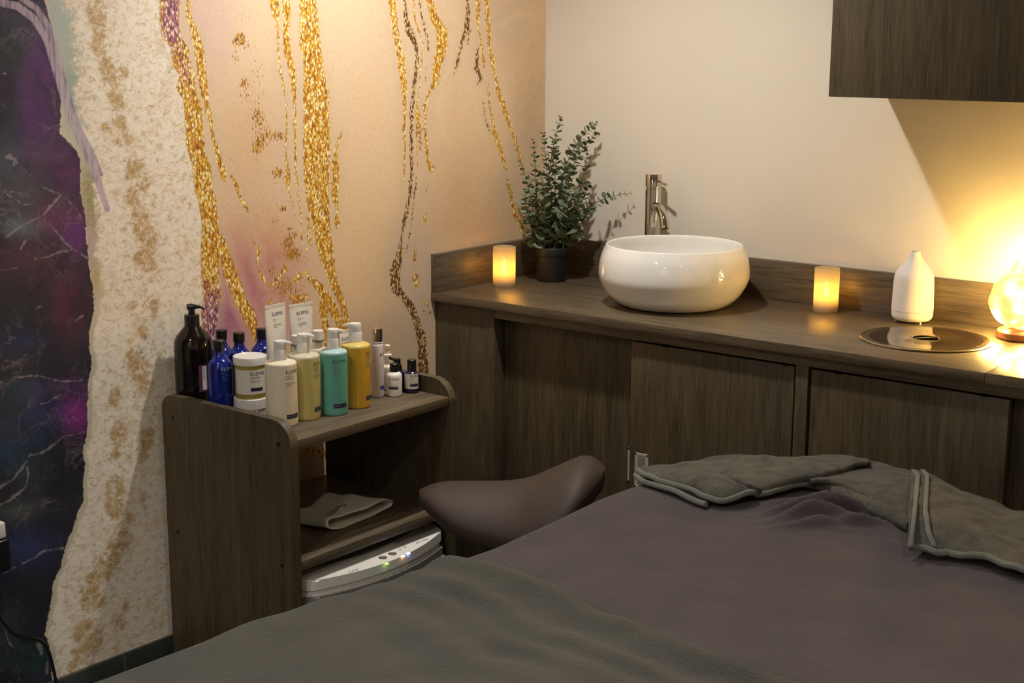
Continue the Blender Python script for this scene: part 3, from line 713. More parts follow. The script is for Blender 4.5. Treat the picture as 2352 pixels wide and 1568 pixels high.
# ------------------------------------------------------------------ potted eucalyptus
PX, PY = 0.1565, -0.1649
e = empty('potted_plant', (PX, PY, 0.9)); tag(e, 'eucalyptus plant in a small black pot, in the corner', 'potted plant')
lathe('pot', [(0.0, 0.0), (0.046, 0.0), (0.048, 0.003), (0.0535, 0.085), (0.0565, 0.086), (0.0585, 0.090), (0.0595, 0.112), (0.058, 0.1145), (0.0555, 0.1145), (0.0545, 0.100), (0.0, 0.100)], M['pot'], e, 48)
lathe('soil', [(0.054, 0.1005), (0.03, 0.106), (0.0, 0.108)], M['soil'], e, 24, close=False)
rnd = random.Random(11)
hn = np.array([-math.sin(YAW), math.cos(YAW), 0.0])      # horizontal line of sight
def plane_pt(px, py, dep):
    d = _fw + RIGHT * (px - 1176) / F_PX - UP * (py - 784) / F_PX
    c = np.array([PX, PY, 0.9]) + hn * dep
    return CAM + d * (((c - CAM) @ hn) / (d @ hn)) - np.array([PX, PY, 0.9])
STEMS = [  # base px x, mid px, tip px, depth, leaf size, first leaf fraction
    (1240, (1232, 440), (1226, 318), 0.00, 0.8, 0.10), (1232, (1222, 470), (1194, 368), -0.03, 1.0, 0.16), (1262, (1258, 420), (1247, 305), 0.04, 0.9, 0.12),
    (1262, (1262, 400), (1291, 268), -0.02, 1.1, 0.12), (1275, (1297, 390), (1371, 280), 0.00, 1.1, 0.15), (1280, (1310, 400), (1374, 307), 0.04, 1.0, 0.15),
    (1300, (1330, 450), (1350, 345), -0.02, 1.0, 0.15), (1290, (1325, 490), (1355, 420), 0.05, 1.05, 0.2), (1305, (1350, 480), (1450, 444), -0.04, 1.0, 0.12),
    (1283, (1275, 440), (1279, 350), 0.03, 1.25, 0.10), (1270, (1300, 470), (1306, 372), -0.04, 1.3, 0.10), (1252, (1235, 480), (1212, 400), 0.04, 1.1, 0.12),
    (1292, (1302, 500), (1300, 440), -0.06, 1.35, 0.10), (1250, (1252, 500), (1243, 395), -0.06, 1.2, 0.10), (1268, (1262, 500), (1268, 420), 0.07, 1.2, 0.1),
    (1242, (1218, 510), (1205, 448), -0.05, 1.2, 0.12), (1300, (1328, 530), (1345, 490), -0.03, 1.2, 0.15)]
for si, (bxp, mid, tip, dep, ls, f0) in enumerate(STEMS):
    p0 = plane_pt(bxp, 566, dep * 0.5); p0[2] = 0.100
    p2 = plane_pt(*tip, dep); pm = plane_pt(*mid, dep * 0.8)
    p1 = 2 * pm - 0.5 * (p0 + p2)
    pts = []
    for k in range(25):
        t = k / 24; pts.append(Vector((1 - t) ** 2 * p0 + 2 * t * (1 - t) * p1 + t * t * p2))
    bm = bmesh.new(); tube_geo(bm, pts, [0.0021 - 0.0014 * k / 24 for k in range(25)], 6)
    st = bm_ob('stem', bm, M['stem'], e, True)
    L_ = sum((pts[i + 1] - pts[i]).length for i in range(24))
    nn = max(7, int(L_ / 0.0175)); bm = bmesh.new()
    for j in range(nn):
        t = f0 + (0.99 - f0) * j / (nn - 1)
        i0 = min(23, int(t * 24)); ff = t * 24 - i0
        p = pts[i0].lerp(pts[i0 + 1], ff); tg = (pts[i0 + 1] - pts[i0]).normalized()
        s1 = tg.orthogonal().normalized(); s2 = tg.cross(s1)
        base = (j % 2) * PI / 2 + si + rnd.uniform(-.3, .3)
        sz = (0.0118 * (1 - t) ** 0.6 + 0.0052) * ls * rnd.uniform(0.85, 1.12)
        for kk in range(2):
            a = base + kk * PI
            o_ = (s1 * math.cos(a) + s2 * math.sin(a))
            tilt = rnd.uniform(0.15, 0.75)
            dr = (o_ * math.cos(tilt) + tg * math.sin(tilt)).normalized()
            sd_ = tg.cross(o_).normalized(); tw_ = rnd.uniform(-0.8, 0.8); sd_ = (sd_ * math.cos(tw_) + dr.cross(sd_) * math.sin(tw_)).normalized(); nrm = dr.cross(sd_)
            cen = p + dr * (sz * 1.15)
            vc = bm.verts.new(cen - nrm * sz * 0.18)
            ring = [bm.verts.new(cen + dr * (math.cos(2 * PI * q / 10) * sz * 1.0) + sd_ * (math.sin(2 * PI * q / 10) * sz * 0.88) + nrm * sz * rnd.uniform(-.04, .1)) for q in range(10)]
            for q in range(10): bm.faces.new((vc, ring[q], ring[(q + 1) % 10]))
            w_ = 0.0006; b1 = bm.verts.new(p + sd_ * w_); b2 = bm.verts.new(p - sd_ * w_); b3 = bm.verts.new(p + dr * sz * 0.3 - sd_ * w_); b4 = bm.verts.new(p + dr * sz * 0.3 + sd_ * w_)
            bm.faces.new((b1, b2, b3, b4))
    me = bpy.data.meshes.new('leaves'); bm.to_mesh(me); bm.free(); finish(me, M['leaf'], True, 60)
    link('leaves', me, st)

# ------------------------------------------------------------------ trolley
TX0, TX1, TY0, TY1, TZ = 0.030, 0.517, -1.685, -1.075, 0.782
SH = 0.7366
tr = empty('trolley', (0, 0, 0)); tag(tr, 'dark wood-grain trolley with rounded side panels by the mural wall', 'trolley')
def side_panel(y0, y1):
    R = 0.065; out = []
    out += [(TX0, 0.055), (TX1, 0.055)]
    for k in range(13):
        a = PI / 2 * k / 12; out.append((TX1 - R + R * math.cos(a), TZ - R + R * math.sin(a)))
    for k in range(13):
        a = PI / 2 + PI / 2 * k / 12; out.append((TX0 + R * 0.6 + R * 0.6 * math.cos(a), TZ - R * 0.6 + R * 0.6 * math.sin(a)))
    n_ = len(out); bm = bmesh.new()
    A = [bm.verts.new((x, y0, z)) for x, z in out]; B = [bm.verts.new((x, y1, z)) for x, z in out]
    bm.faces.new(A); bm.faces.new(B[::-1])
    for i in range(n_): bm.faces.new((A[i], B[i], B[(i + 1) % n_], A[(i + 1) % n_]))
    es = [ed for ed in bm.edges if abs(ed.verts[0].co.y - ed.verts[1].co.y) < 1e-6]
    bmesh.ops.bevel(bm, geom=es, offset=0.0016, segments=2, affect='EDGES')
    return bm_ob('side_panel', bm, M['wood_z'], tr, True)
pL = side_panel(TY0, TY0 + 0.024); pR = side_panel(TY1 - 0.024, TY1)
yi0, yi1 = TY0 + 0.0245, TY1 - 0.0245
box('shelf', (TX0 + 0.002, yi0, 0.710), (TX1 - 0.003, yi1, 0.736), M['wood_y'], tr)
box('shelf', (TX0 + 0.002, yi0, 0.399), (TX1 - 0.003, yi1, 0.425), M['wood_y'], tr)
box('shelf', (TX0 + 0.002, yi0, 0.060), (TX1 - 0.003, yi1, 0.084), M['wood_y'], tr)
for x, z in ((0.072, 0.723), (0.472, 0.723), (0.072, 0.412), (0.472, 0.412), (0.072, 0.072), (0.472, 0.072)):
    sc_ = lathe('screw_cap', [(0.0, 0.0), (0.006, 0.0), (0.0055, 0.0016), (0.0, 0.0018)], M['black'], pL, 14, loc=(x, TY0 + 0.0003, z))
    sc_.rotation_euler = (PI / 2, 0, 0)
for x in (0.09, 0.45):
    for y in (TY0 + 0.05, TY1 - 0.05):
        bm = bmesh.new(); r = bmesh.ops.create_cone(bm, cap_ends=True, segments=20, radius1=0.022, radius2=0.022, depth=0.02)
        bmesh.ops.rotate(bm, verts=bm.verts, matrix=Matrix.Rotation(PI / 2, 3, 'Y')); bmesh.ops.translate(bm, verts=bm.verts, vec=(x, y, 0.0225))
        bx(bm, (x - 0.014, y - 0.012, 0.030), (x + 0.014, y + 0.012, 0.060), 0.002)
        bm_ob('castor', bm, M['black'], tr, True)

# ------------------------------------------------------------------ bottles
GB = 'products on the top shelf of the trolley'
def az_to(px_dir):  # azimuth of a direction given relative to the sight line (0 = towards camera, + = photo right)
    return math.radians(-43.7) + px_dir
def pump(e, R, z0, head_top, noz, cap_r=0.0170, mat='white', long=0.0):
    h = head_top - z0
    lathe('collar', [(cap_r, 0.0), (cap_r, h * 0.52), (cap_r - 0.0008, h * 0.55)], M[mat], e, 36, loc=(0, 0, z0))
    d = Vector((math.cos(noz), math.sin(noz), 0)); s = Vector((-d.y, d.x, 0))
    bm = bmesh.new(); n_ = 48; rr = cap_r - 0.0014
    prof = [(rr, h * 0.555), (rr, h * 0.70), (rr, h * 0.78), (rr * 1.0, h * 0.80), (rr * 1.0, h * 0.95), (rr * 0.93, h * 1.0)]
    rings = []
    for q, (r, z) in enumerate(prof):
        ring = []
        for i in range(n_):
            a = 2 * PI * i / n_; p = d * (r * math.cos(a)) + s * (r * math.sin(a)); zz = z
            if q >= 3 and math.cos(a) > 0.86:
                f = ((math.cos(a) - 0.86) / 0.14) ** 0.6
                p = p * (1 - 0.0 * f) + d * (0.015 * f)
                zz = z - (0.0035 * f if q >= 4 else -0.003 * f)
            ring.append(bm.verts.new((p.x, p.y, zz)))
        rings.append(ring)
    for a_, b_ in zip(rings, rings[1:]):
        for i in range(n_): bm.faces.new((a_[i], a_[(i + 1) % n_], b_[(i + 1) % n_], b_[i]))
    bm.faces.new(rings[0][::-1]); bm.faces.new(rings[-1])
    bm_ob('pump_head', bm, M[mat], e, True, loc=(0, 0, z0), angle=50)
def pump_bottle(xy, R, shoulder_z, top_z, mats, az, label, noz, print_z, cap_r=0.017, block='navy', fill=None):
    e = empty('pump_bottle', (xy[0], xy[1], SH)); tag(e, label, 'pump bottle', GB)
    hs = shoulder_z - SH
    fz = hs * 0.945 if fill is None else hs * fill
    lathe('bottle', arc_pts([(0.0, 0.0), (R - 0.006, 0.0), (R - 0.0015, 0.002), (R, 0.007)], 3) + [(R, fz)], M[mats[0]], e, 48)
    lathe('shoulder', [(R, fz + 0.0001)] + arc_pts([(R, hs * 0.965), (R - 0.002, hs * 0.985), (R - 0.008, hs * 0.999), (cap_r, hs + 0.004), (0.012, hs + 0.006)], 3), M[mats[1]], e, 48)
    pump(e, R, hs + 0.004, top_z - SH, noz, cap_r)
    zt = print_z - SH
    wrap('lettering', text_geo('ELEMIS', 0.0128, 1.10), M['ink'], e, R, az, zt)
    wrap('small_print', lines_geo(0.0005, -0.0062, [0.018, 0.024, 0.021, 0.0, 0.028, 0.025, 0.016], 0.0016, 0.0044, seed=int(R * 1e5)), M['ink_grey'], e, R, az, zt)
    wrap('print_block', rect_geo(0.0, 0.0205, 0.040, 0.032), M[block], e, R, az, 0.0, sc=1.0)
    wrap('block_print', lines_geo(0.002, 0.0278, [0.020, 0.014], 0.0011, 0.0036, seed=5), M['ink_grey'], e, R, az, 0.0, 0.0007)
    return e
# centres computed from where each base meets the shelf
P_cream = (0.3739, -1.5804); P_yel = (0.370, y_at(701, 0.370, SH)); P_teal = (0.398, y_at(769, 0.398, SH)); P_amb = (0.388, y_at(819, 0.388, SH))
R60 = az_to(math.radians(60)); 
def zz(p, py, toward=0.0):
    return z_at(p[0] + toward * 0.7, p[1] - toward * 0.7, py)
pump_bottle(P_cream, 0.0400, zz(P_cream, 828), zz(P_cream, 782), ('cream', 'cream'), az_to(math.radians(18)), 'cream lotion pump bottle nearest the front left of the shelf', az_to(math.radians(75)), zz(P_cream, 858, 0.03))
pump_bottle(P_yel, 0.0400, zz(P_yel, 811), zz(P_yel, 766), ('yellow', 'yellow_top'), az_to(math.radians(38)), 'pump bottle of pale yellow-green liquid between cream and teal ones', az_to(math.radians(70)), zz(P_yel, 841, 0.03))
pump_bottle(P_teal, 0.0350, zz(P_teal, 802), zz(P_teal, 755), ('teal', 'teal_top'), az_to(math.radians(-6)), 'pump bottle of teal liquid', az_to(math.radians(80)), zz(P_teal, 834, 0.03))
pump_bottle(P_amb, 0.0385, zz(P_amb, 787), zz(P_amb, 742), ('amber', 'amber_top'), az_to(math.radians(40)), 'pump bottle of bright amber yellow liquid', az_to(math.radians(-100)), zz(P_amb, 817, 0.03), 0.0175)

def bottle(name, xy, R, prof, mat, label, cat):
    e = empty(name, (xy[0], xy[1], SH)); tag(e, label, cat, GB)
    lathe('bottle_body', prof, M[mat], e, 44, angle=50); return e
def body_prof(R, hs, neck, hn_, rs=0.014):
    return arc_pts([(0.0, 0.0), (R - 0.004, 0.0), (R - 0.001, 0.0015), (R, 0.005)], 3) + arc_pts([(R, hs - rs), (R - rs * 0.12, hs - rs * 0.5), (R - rs * 0.5, hs - rs * 0.1), (neck + 0.002, hs + rs * 0.12), (neck, hn_)], 4)
# silver-capped slim bottle
p = (0.3600, y_at(868, 0.36, SH)); hs = zz(p, 786) - SH; ht = zz(p, 753) - SH
e = bottle('slim_bottle', p, 0.0175, body_prof(0.0175, hs, 0.0135, hs + 0.003, 0.010), 'pearl', 'slim pearly white bottle with a shiny silver cap', 'bottle')
lathe('cap', [(0.0142, hs + 0.003), (0.0142, ht - 0.001), (0.0130, ht), (0.0, ht)], M['chrome'], e, 36)
wrap('lettering', text_geo('ELEMIS', 0.0115, 1.1), M['ink'], e, 0.0175, az_to(math.radians(20)), zz(p, 815) - SH)
wrap('print_block', rect_geo(0, 0.022, 0.026, 0.032), M['violet'], e, 0.0175, az_to(math.radians(20)), 0)
# small white bottle with black cap
p = (0.3869, -1.1801); hs = zz(p, 854) - SH; ht = zz(p, 834) - SH
e = bottle('travel_bottle', p, 0.0212, body_prof(0.0212, hs, 0.010, hs + 0.002, 0.011), 'offwhite', 'small white bottle with a black cap at the front right', 'bottle')
lathe('cap', [(0.0120, hs + 0.002), (0.0120, ht - 0.001), (0.0108, ht), (0.0, ht)], M['black'], e, 28)
wrap('lettering', text_geo('ELEMIS', 0.0098, 1.06), M['ink'], e, 0.0212, az_to(math.radians(-46)), zz(p, 874, .02) - SH)
wrap('small_print', lines_geo(0.0, -0.0055, [0.006, 0.012, 0.0, 0.028, 0.024, 0.026], 0.0011, 0.0030, seed=9), M['ink_grey'], e, 0.0212, az_to(math.radians(-46)), zz(p, 874, .02) - SH)
wrap('print_block', rect_geo(0, 0.0205, 0.027, 0.0275), M['ink'], e, 0.0212, az_to(math.radians(-46)), 0)
# small blue bottle with white label
p = (0.3969, -1.1162 - 0.004); hs = zz(p, 852) - SH; ht = zz(p, 825) - SH
e = bottle('travel_bottle', p, 0.0200, body_prof(0.0200, hs, 0.010, hs + 0.002, 0.010), 'blue_dk', 'small navy bottle with a white label, rightmost on the trolley', 'bottle')
lathe('cap', [(0.0125, hs + 0.001), (0.0125, ht - 0.001), (0.0112, ht), (0.0, ht)], M['black'], e, 28)
zl = zz(p, 867, .02) - SH
lbl = wrap('label_sheet', rect_geo(0, 0.012, 0.050, zl + 0.010, 20), M['paper'], e, 0.0200, az_to(math.radians(-85)), 0)
wrap('lettering', text_geo('ELEMIS', 0.0092, 1.06), M['ink'], lbl, 0.0203, az_to(math.radians(-18)), zl)
wrap('small_print', lines_geo(0.0, -0.005, [0.012, 0.010, 0.0, 0.020, 0.020, 0.018], 0.001, 0.0028, seed=12), M['ink_grey'], lbl, 0.0203, az_to(math.radians(-18)), zl)
wrap('print_block', rect_geo(0, 0.019, 0.024, 0.026), M['navy'], lbl, 0.0203, az_to(math.radians(-18)), 0)
# dark flip-top bottle behind
p = (0.360, y_at(913, 0.360, SH)); ht = zz(p, 823) - SH; hs = zz(p, 850) - SH
e = bottle('flip_top_bottle', p, 0.0205, body_prof(0.0205, hs, 0.010, hs + 0.001, 0.010), 'blue_dk', 'small dark bottle with a black flip cap behind the white one', 'bottle')
lathe('cap', [(0.0130, hs), (0.0130, hs + 0.016), (0.0095, hs + 0.018), (0.0095, ht), (0.0, ht + 0.001)], M['black'], e, 28)
dn = Vector((math.cos(az_to(-1.6)), math.sin(az_to(-1.6)), 0))
tube('spout', [dn * 0.004 + Vector((0, 0, ht - 0.004)), dn * 0.016 + Vector((0, 0, ht)), dn * 0.022 + Vector((0, 0, ht + 0.004))], 0.0042, M['black'], e)
# small cream pump behind silver-capped
p = (0.315, y_at(891, 0.315, SH)); hs = zz(p, 836) - SH; ht = zz(p, 791) - SH
e = bottle('pump_bottle', p, 0.0195, body_prof(0.0195, hs, 0.011, hs + 0.002, 0.010), 'cream', 'small cream pump bottle just behind the silver-capped one', 'pump bottle')
lathe('collar', [(0.0125, hs + 0.002), (0.0125, hs + (ht - hs) * 0.5), (0.0070, hs + (ht - hs) * 0.55), (0.0065, hs + (ht - hs) * 0.78)], M['cream'], e, 24)
lathe('pump_head', [(0.0075, hs + (ht - hs) * 0.78), (0.0078, ht - 0.002), (0.006, ht)], M['cream'], e, 24)
# dark brown pump bottle
p = (0.070, y_at(449, 0.070, SH)); Rb_ = 0.0495
hs = z_at(p[0], p[1], 790) - SH
zn = z_at(p[0], p[1], 748) - SH; zc = z_at(p[0], p[1], 722) - SH; zt = z_at(p[0], p[1], 704) - SH
e = bottle('pump_bottle', p, Rb_, arc_pts([(0.0, 0.0), (Rb_ - 0.004, 0.0), (Rb_ - 0.001, 0.002), (Rb_, 0.006)], 3) + arc_pts([(Rb_, hs * 0.9), (Rb_ * 0.99, hs), (Rb_ * 0.90, hs + (zn - hs) * 0.38), (Rb_ * 0.66, hs + (zn - hs) * 0.70), (0.022, zn - 0.002), (0.017, zn + 0.004)], 5), 'brownglass', 'tall dark brown pump bottle at the left end of the shelf', 'pump bottle')
lathe('collar', [(0.0185, zn), (0.0195, zn + 0.001), (0.0195, zc - 0.001), (0.018, zc)], M['black'], e, 32)
lathe('pump_neck', [(0.0085, zc), (0.0085, zt - 0.003)], M['black'], e, 20)
dn = Vector((math.cos(az_to(1.5)), math.sin(az_to(1.5)), 0))
bm = bmesh.new(); tube_geo(bm, [dn * -0.011 + Vector((0, 0, zt - 0.001)), Vector((0, 0, zt)), dn * 0.022 + Vector((0, 0, zt - 0.0005)), dn * 0.034 + Vector((0, 0, zt - 0.006))], [0.0075, 0.0085, 0.0035, 0.0028], 14)
bm_ob('pump_head', bm, M['black'], e, True)
lb = wrap('label_sheet', rect_geo(0, hs * 0.30, 0.060, hs * 0.72, 16), M['purple'], e, Rb_, az_to(math.radians(18)), 0)
wrap('label_panel', rect_geo(0.008, hs * 0.33, 0.020, hs * 0.70, 6), M['paper'], lb, Rb_ + 0.0003, az_to(math.radians(20)), 0)
V, Fc = text_geo('NMIOPIN', 0.009, 1.0)
wrap('lettering', ([(0.0165 - y, x) for x, y in V], [tuple(reversed(f)) for f in Fc]), M['ink_grey'], lb, Rb_ + 0.0006, az_to(math.radians(20)), hs * 0.47)
# cobalt blue bottles
for (px_, ptop, psh, xw, r_, lb_) in ((511, 757, 775, 0.070, 0.0315, 'cobalt blue bottle at the back, beside the brown pump bottle'), (551, 763, 781, 0.140, 0.0315, 'cobalt blue bottle behind the olive balm jar'),
                                   (603, 754, 772, 0.110, 0.0315, 'cobalt blue bottle just left of the two upright tubes'), (506, 781, 800, 0.190, 0.0330, 'cobalt blue bottle in front, left of the balm jar')):
    p = (xw, y_at(px_, xw, SH + 0.1)); hc = z_at(*p, psh) - SH; ht = z_at(*p, ptop) - SH; r = r_
    e = bottle('blue_bottle', p, r, arc_pts([(0, 0), (r - 0.004, 0), (r - 0.001, 0.0015), (r, 0.005)], 3) + arc_pts([(r, hc - 0.056), (r * 0.975, hc - 0.044), (r * 0.86, hc - 0.033), (r * 0.62, hc - 0.024), (0.0148, hc - 0.016), (0.0130, hc - 0.009), (0.0128, hc)], 5), 'blue', lb_, 'bottle')
    lathe('cap', [(0.0145, hc - 0.004), (0.0150, hc), (0.0150, ht - 0.001), (0.0138, ht), (0.0, ht)], M['black'], e, 30)
    az = az_to(math.radians(9)) if px_ != 603 else az_to(math.radians(16))
    zl = hc - 0.052 if px_ == 506 else hc - 0.046
    wrap('lettering', text_geo('ELEMIS', 0.0125, 1.1), M['ink_white'], e, r, az, zl)
    wrap('small_print', lines_geo(0.0, -0.006, [0.016, 0.02, 0.018, 0.014, 0.02, 0.016], 0.0013, 0.0042, seed=px_), M['ink_cyan'], e, r, az, zl)
# jars
p = (0.262, y_at(576, 0.262, SH + 0.08)); rj = 0.0425
z_low_top = z_at(*p, 909) - SH
e = empty('cream_jar', (p[0], p[1], SH)); tag(e, 'white lidded jar at the bottom of the stack of two jars', 'jar', GB)
lathe('jar', arc_pts([(0, 0), (rj - 0.004, 0), (rj - 0.001, 0.0015), (rj, 0.004)], 3) + [(rj, z_low_top - 0.026)], M['offwhite'], e, 44)
lathe('lid', [(rj + 0.0015, z_low_top - 0.0255), (rj + 0.0018, z_low_top - 0.002), (rj, z_low_top), (0, z_low_top)], M['white'], e, 44)
zl = z_at(p[0] + 0.03, p[1] - 0.03, 935) - SH
wrap('lettering', text_geo('ELEMIS', 0.0118, 1.1), M['ink'], e, rj, az_to(math.radians(6)), min(zl, z_low_top - 0.036))
wrap('small_print', lines_geo(0, -0.005, [0.02, 0.016, 0.018], 0.0012, 0.003, seed=21), M['ink_grey'], e, rj, az_to(math.radians(6)), min(zl, z_low_top - 0.036))
zj = SH + z_low_top; zt = z_at(*p, 816)
e = empty('balm_jar', (p[0], p[1], zj)); tag(e, 'clear jar of olive balm with white lid, on top of another jar', 'jar', GB)
h = zt - zj; r = 0.0405
lathe('jar', arc_pts([(0, 0), (r - 0.004, 0), (r - 0.001, 0.0015), (r, 0.004)], 3) + [(r, h - 0.020)], M['gel'], e, 44)
lathe('lid', [(r + 0.0022, h - 0.0195), (r + 0.0025, h - 0.002), (r + 0.0018, h), (r - 0.001, h + 0.0005), (r - 0.003, h - 0.0015), (0, h - 0.0025)], M['white'], e, 44)
ll_ = wrap('label_sheet', rect_geo(0, 0.013, 0.095, h - 0.030, 24), M['paper'], e, r, az_to(math.radians(-60)), 0)
wrap('lettering', text_geo('ELEMIS', 0.0128, 1.1), M['ink'], ll_, r + 0.0003, az_to(math.radians(1)), h - 0.044)
wrap('small_print', lines_geo(0.001, -0.006, [0.028, 0.024, 0.0, 0.026, 0.022], 0.0012, 0.0031, seed=22), M['ink_grey'], ll_, r + 0.0003, az_to(math.radians(1)), h - 0.044)
wrap('print_block', rect_geo(0.001, 0.021, 0.034, 0.030), M['navy'], ll_, r + 0.0003, az_to(math.radians(1)), 0)
# squeeze tubes
def tube_pack(name, px_, pyt, xw, wid, label, rot, tilt=0.0, base_z=SH, az_extra=0.0, h_cap=0.022, ptxt='ELEMIS'):
    y = y_at(px_, xw, SH + 0.13); top = z_at(xw, y, pyt) - base_z
    e = empty(name, (xw, y, base_z), rot); tag(e, label, 'tube', GB)
    e.rotation_euler = (0, tilt, rot)
    lathe('cap', [(0.019, 0.0), (0.0195, 0.002), (0.0185, h_cap), (0.0, h_cap)], M['white'], e, 36)
    # local: x = thickness direction (front = +x), y = width
    V, Fc = [], []; n_ = 32; rows = 14; z0, z1 = h_cap + 0.001, top
    def sec(t):
        a = wid * (0.40 + 0.12 * min(1, t * 1.1)) ; b = 0.0185 * (1 - t ** 1.3) + 0.0009
        return a, b
    for j in range(rows + 1):
        t = min(1.0, j / (rows - 1)); z = z0 + (z1 - 0.006 - z0) * t if j < rows else z1
        a, b = sec(t)
        for i in range(n_):
            th = 2 * PI * i / n_; V.append((b * math.sin(th), a * math.cos(th), z))
    for j in range(rows):
        for i in range(n_):
            k = (i + 1) % n_; Fc.append((j * n_ + i, j * n_ + k, (j + 1) * n_ + k, (j + 1) * n_ + i))
    Fc.append(tuple(reversed(range(n_)))); Fc.append(tuple(rows * n_ + i for i in range(n_)))
    bd = mesh_ob('tube_body', V, Fc, M['white'], e, True, angle=50)
    a_, _ = sec(1.0)
    crimp = bmesh.new(); bx(crimp, (-0.0013, -a_, z1 - 0.008), (0.0013, a_, z1 + 0.0004), 0.0004, 1); bm_ob('crimp', crimp, M['paper'], e, True)
    def front(geo, zc, mat, nm):
        out = []
        for x, y2 in geo[0]:
            zq = zc + y2; t = min(1, max(0, (zq - z0) / (z1 - 0.006 - z0))); a, b = sec(t)
            s = max(-0.98, min(0.98, x / a)); out.append((b * math.sqrt(1 - s * s) + 0.0006, x, zq))
        mesh_ob(nm, out, geo[1], mat, e)
    V2, F2 = text_geo(ptxt, 0.0130, 1.08); wd = max(v[0] for v in V2)
    front(([(x - wd * 0.42, y2) for x, y2 in V2], F2), z1 - 0.029, M['ink'], 'lettering')
    front(lines_geo(-wd * 0.36, 0, [0.012, 0.019, 0.014], 0.0012, 0.0036, 31), z1 - 0.037, M['ink_pale'], 'small_print')
    front(lines_geo(-wd * 0.32, 0, [0.026, 0.030, 0.012], 0.0012, 0.0040, 32), z1 - 0.052, M['ink_grey'], 'small_print')
    return e
tube_pack('squeeze_tube', 635, 699, 0.182, 0.076, 'white squeeze tube standing on its cap, left of the two tall ones', math.radians(4))
tube_pack('squeeze_tube', 693, 697, 0.170, 0.078, 'white squeeze tube standing on its cap, right of the two tall ones', math.radians(-5))
tube_pack('squeeze_tube', 793, 757, 0.200, 0.050, 'short white tube mostly hidden behind the amber bottle', math.radians(-2))
# bottles with plain white caps at the back
for px_, ptop, pb, xw, cr, lb_ in ((731, 758, 779, 0.260, 0.0150, 'clear bottle with white cap between yellow and teal pump bottles'), (682, 769, 789, 0.260, 0.0135, 'clear bottle with a lower white cap behind the cream pump')):
    p = (xw, y_at(px_, xw, SH + 0.15)); ht = z_at(*p, ptop) - SH; hb = z_at(*p, pb) - SH
    e = bottle('toner_bottle', p, 0.026, body_prof(0.026, hb - 0.022, 0.0085, hb - 0.002, 0.010), 'yellow_top', lb_, 'bottle')
    lathe('neck_ring', [(0.0155, hb - 0.005), (0.0155, hb - 0.001), (0.009, hb)], M['device_grey'], e, 30)
    lathe('cap', [(cr, hb), (cr * 0.98, ht - 0.001), (cr * 0.9, ht), (0, ht)], M['white'], e, 30)

# ------------------------------------------------------------------ headband on the middle shelf
Zs = 0.4265
e = empty('headband', (0.340, -1.345, Zs + 0.003)); tag(e, 'folded cream terry headband on the middle shelf', 'headband')
def loop_sec(u, v):
    """flattened loop, v runs across the band; returns local x (across), y (along), z"""
    th = 2 * PI * u; a = 0.122; hgt = 0.0085 + 0.008 * math.exp(-((v - 1) * 3) ** 2)
    c = math.cos(th); y = a * (abs(c) ** 0.75) * (1 if c > 0 else -1)
    s = math.sin(th); z = hgt * (abs(s) ** 0.7) * (1 if s > 0 else -1) + hgt
    z += (0.020 * (1 - v) * math.exp(-((y - 0.045) / 0.05) ** 2) + 0.004 * math.sin(y * 60 + v * 3)) * (1 if s > 0 else 0.25)
    if s > 0: z -= 0.010 * math.exp(-((y + 0.02) / 0.04) ** 2) * v
    return (-0.075 + 0.150 * v + 0.006 * math.sin(th * 2), y - 0.02 * (1 - v), max(0.0007, z))
V, Fc = [], []; nu, nv = 72, 14
for j in range(nv + 1):
    for i in range(nu): V.append(loop_sec(i / nu, j / nv))
for j in range(nv):
    for i in range(nu):
        k = (i + 1) % nu; Fc.append((j * nu + i, j * nu + k, (j + 1) * nu + k, (j + 1) * nu + i))
ob = mesh_ob('band', V, Fc, M['band'], e, True, angle=80)
md = ob.modifiers.new('thickness', 'SOLIDIFY'); md.thickness = 0.003; md.offset = 1
V2, F2 = text_geo('ELEMIS', 0.024, 1.05); wd = max(v[0] for v in V2)
def band_top(x, y):
    v = (x + 0.075) / 0.150; best = None
    for i in range(1, 40):
        p_ = loop_sec(i / 80.0, v)
        if best is None or abs(p_[1] - y) < abs(best[1] - y): best = p_
    return best[2]
out = []
for a_, b_ in V2:
    yy = -0.066 + a_ * 0.95; xx = 0.030 - b_ - 0.012; out.append((xx, yy, band_top(xx, yy) + 0.0042))
mesh_ob('lettering', out, F2, M['ink'], e)
e = lathe('cotton_roll', [(0.0, 0.0), (0.020, 0.001), (0.026, 0.010), (0.026, 0.040), (0.018, 0.050), (0.0, 0.052)], M['band'], None, 24, loc=(0.235, -1.492, Zs + 0.026))
e.rotation_euler = (0, PI / 2, 0.2)
tag(e, 'small rolled cream cloth at the left end of the middle shelf', 'cloth')

# ------------------------------------------------------------------ towel warmer appliance
e = empty('towel_warmer', (0, 0, 0.0845)); tag(e, 'white towel warmer with lit buttons on the trolley bottom shelf', 'appliance')
DY0, DY1, DXB, DXF, BUL = -1.642, -1.104, 0.13, 0.500, 0.055
def lidxy(px_, py_):
    P_ = at(px_, py_, 2, 0.3605); return float(P_[0]), float(P_[1])
def dev_outline(off=0.0, rc=0.035):
    pts = []; n_ = 40
    def fx(y):
        s = (y - (DY0 + DY1) / 2) / ((DY1 - DY0) / 2); return DXF + BUL * (1 - s * s) - off
    y0, y1 = DY0 + off, DY1 - off
    for k in range(n_ + 1):
        y = y0 + (y1 - y0) * k / n_; d0 = min(y - y0, y1 - y); x = fx(y)
        if d0 < rc: x -= rc - math.sqrt(max(0, rc * rc - (rc - d0) ** 2))
        pts.append((x, y))
    return [(DXB, y0)] + pts + [(DXB, y1)]
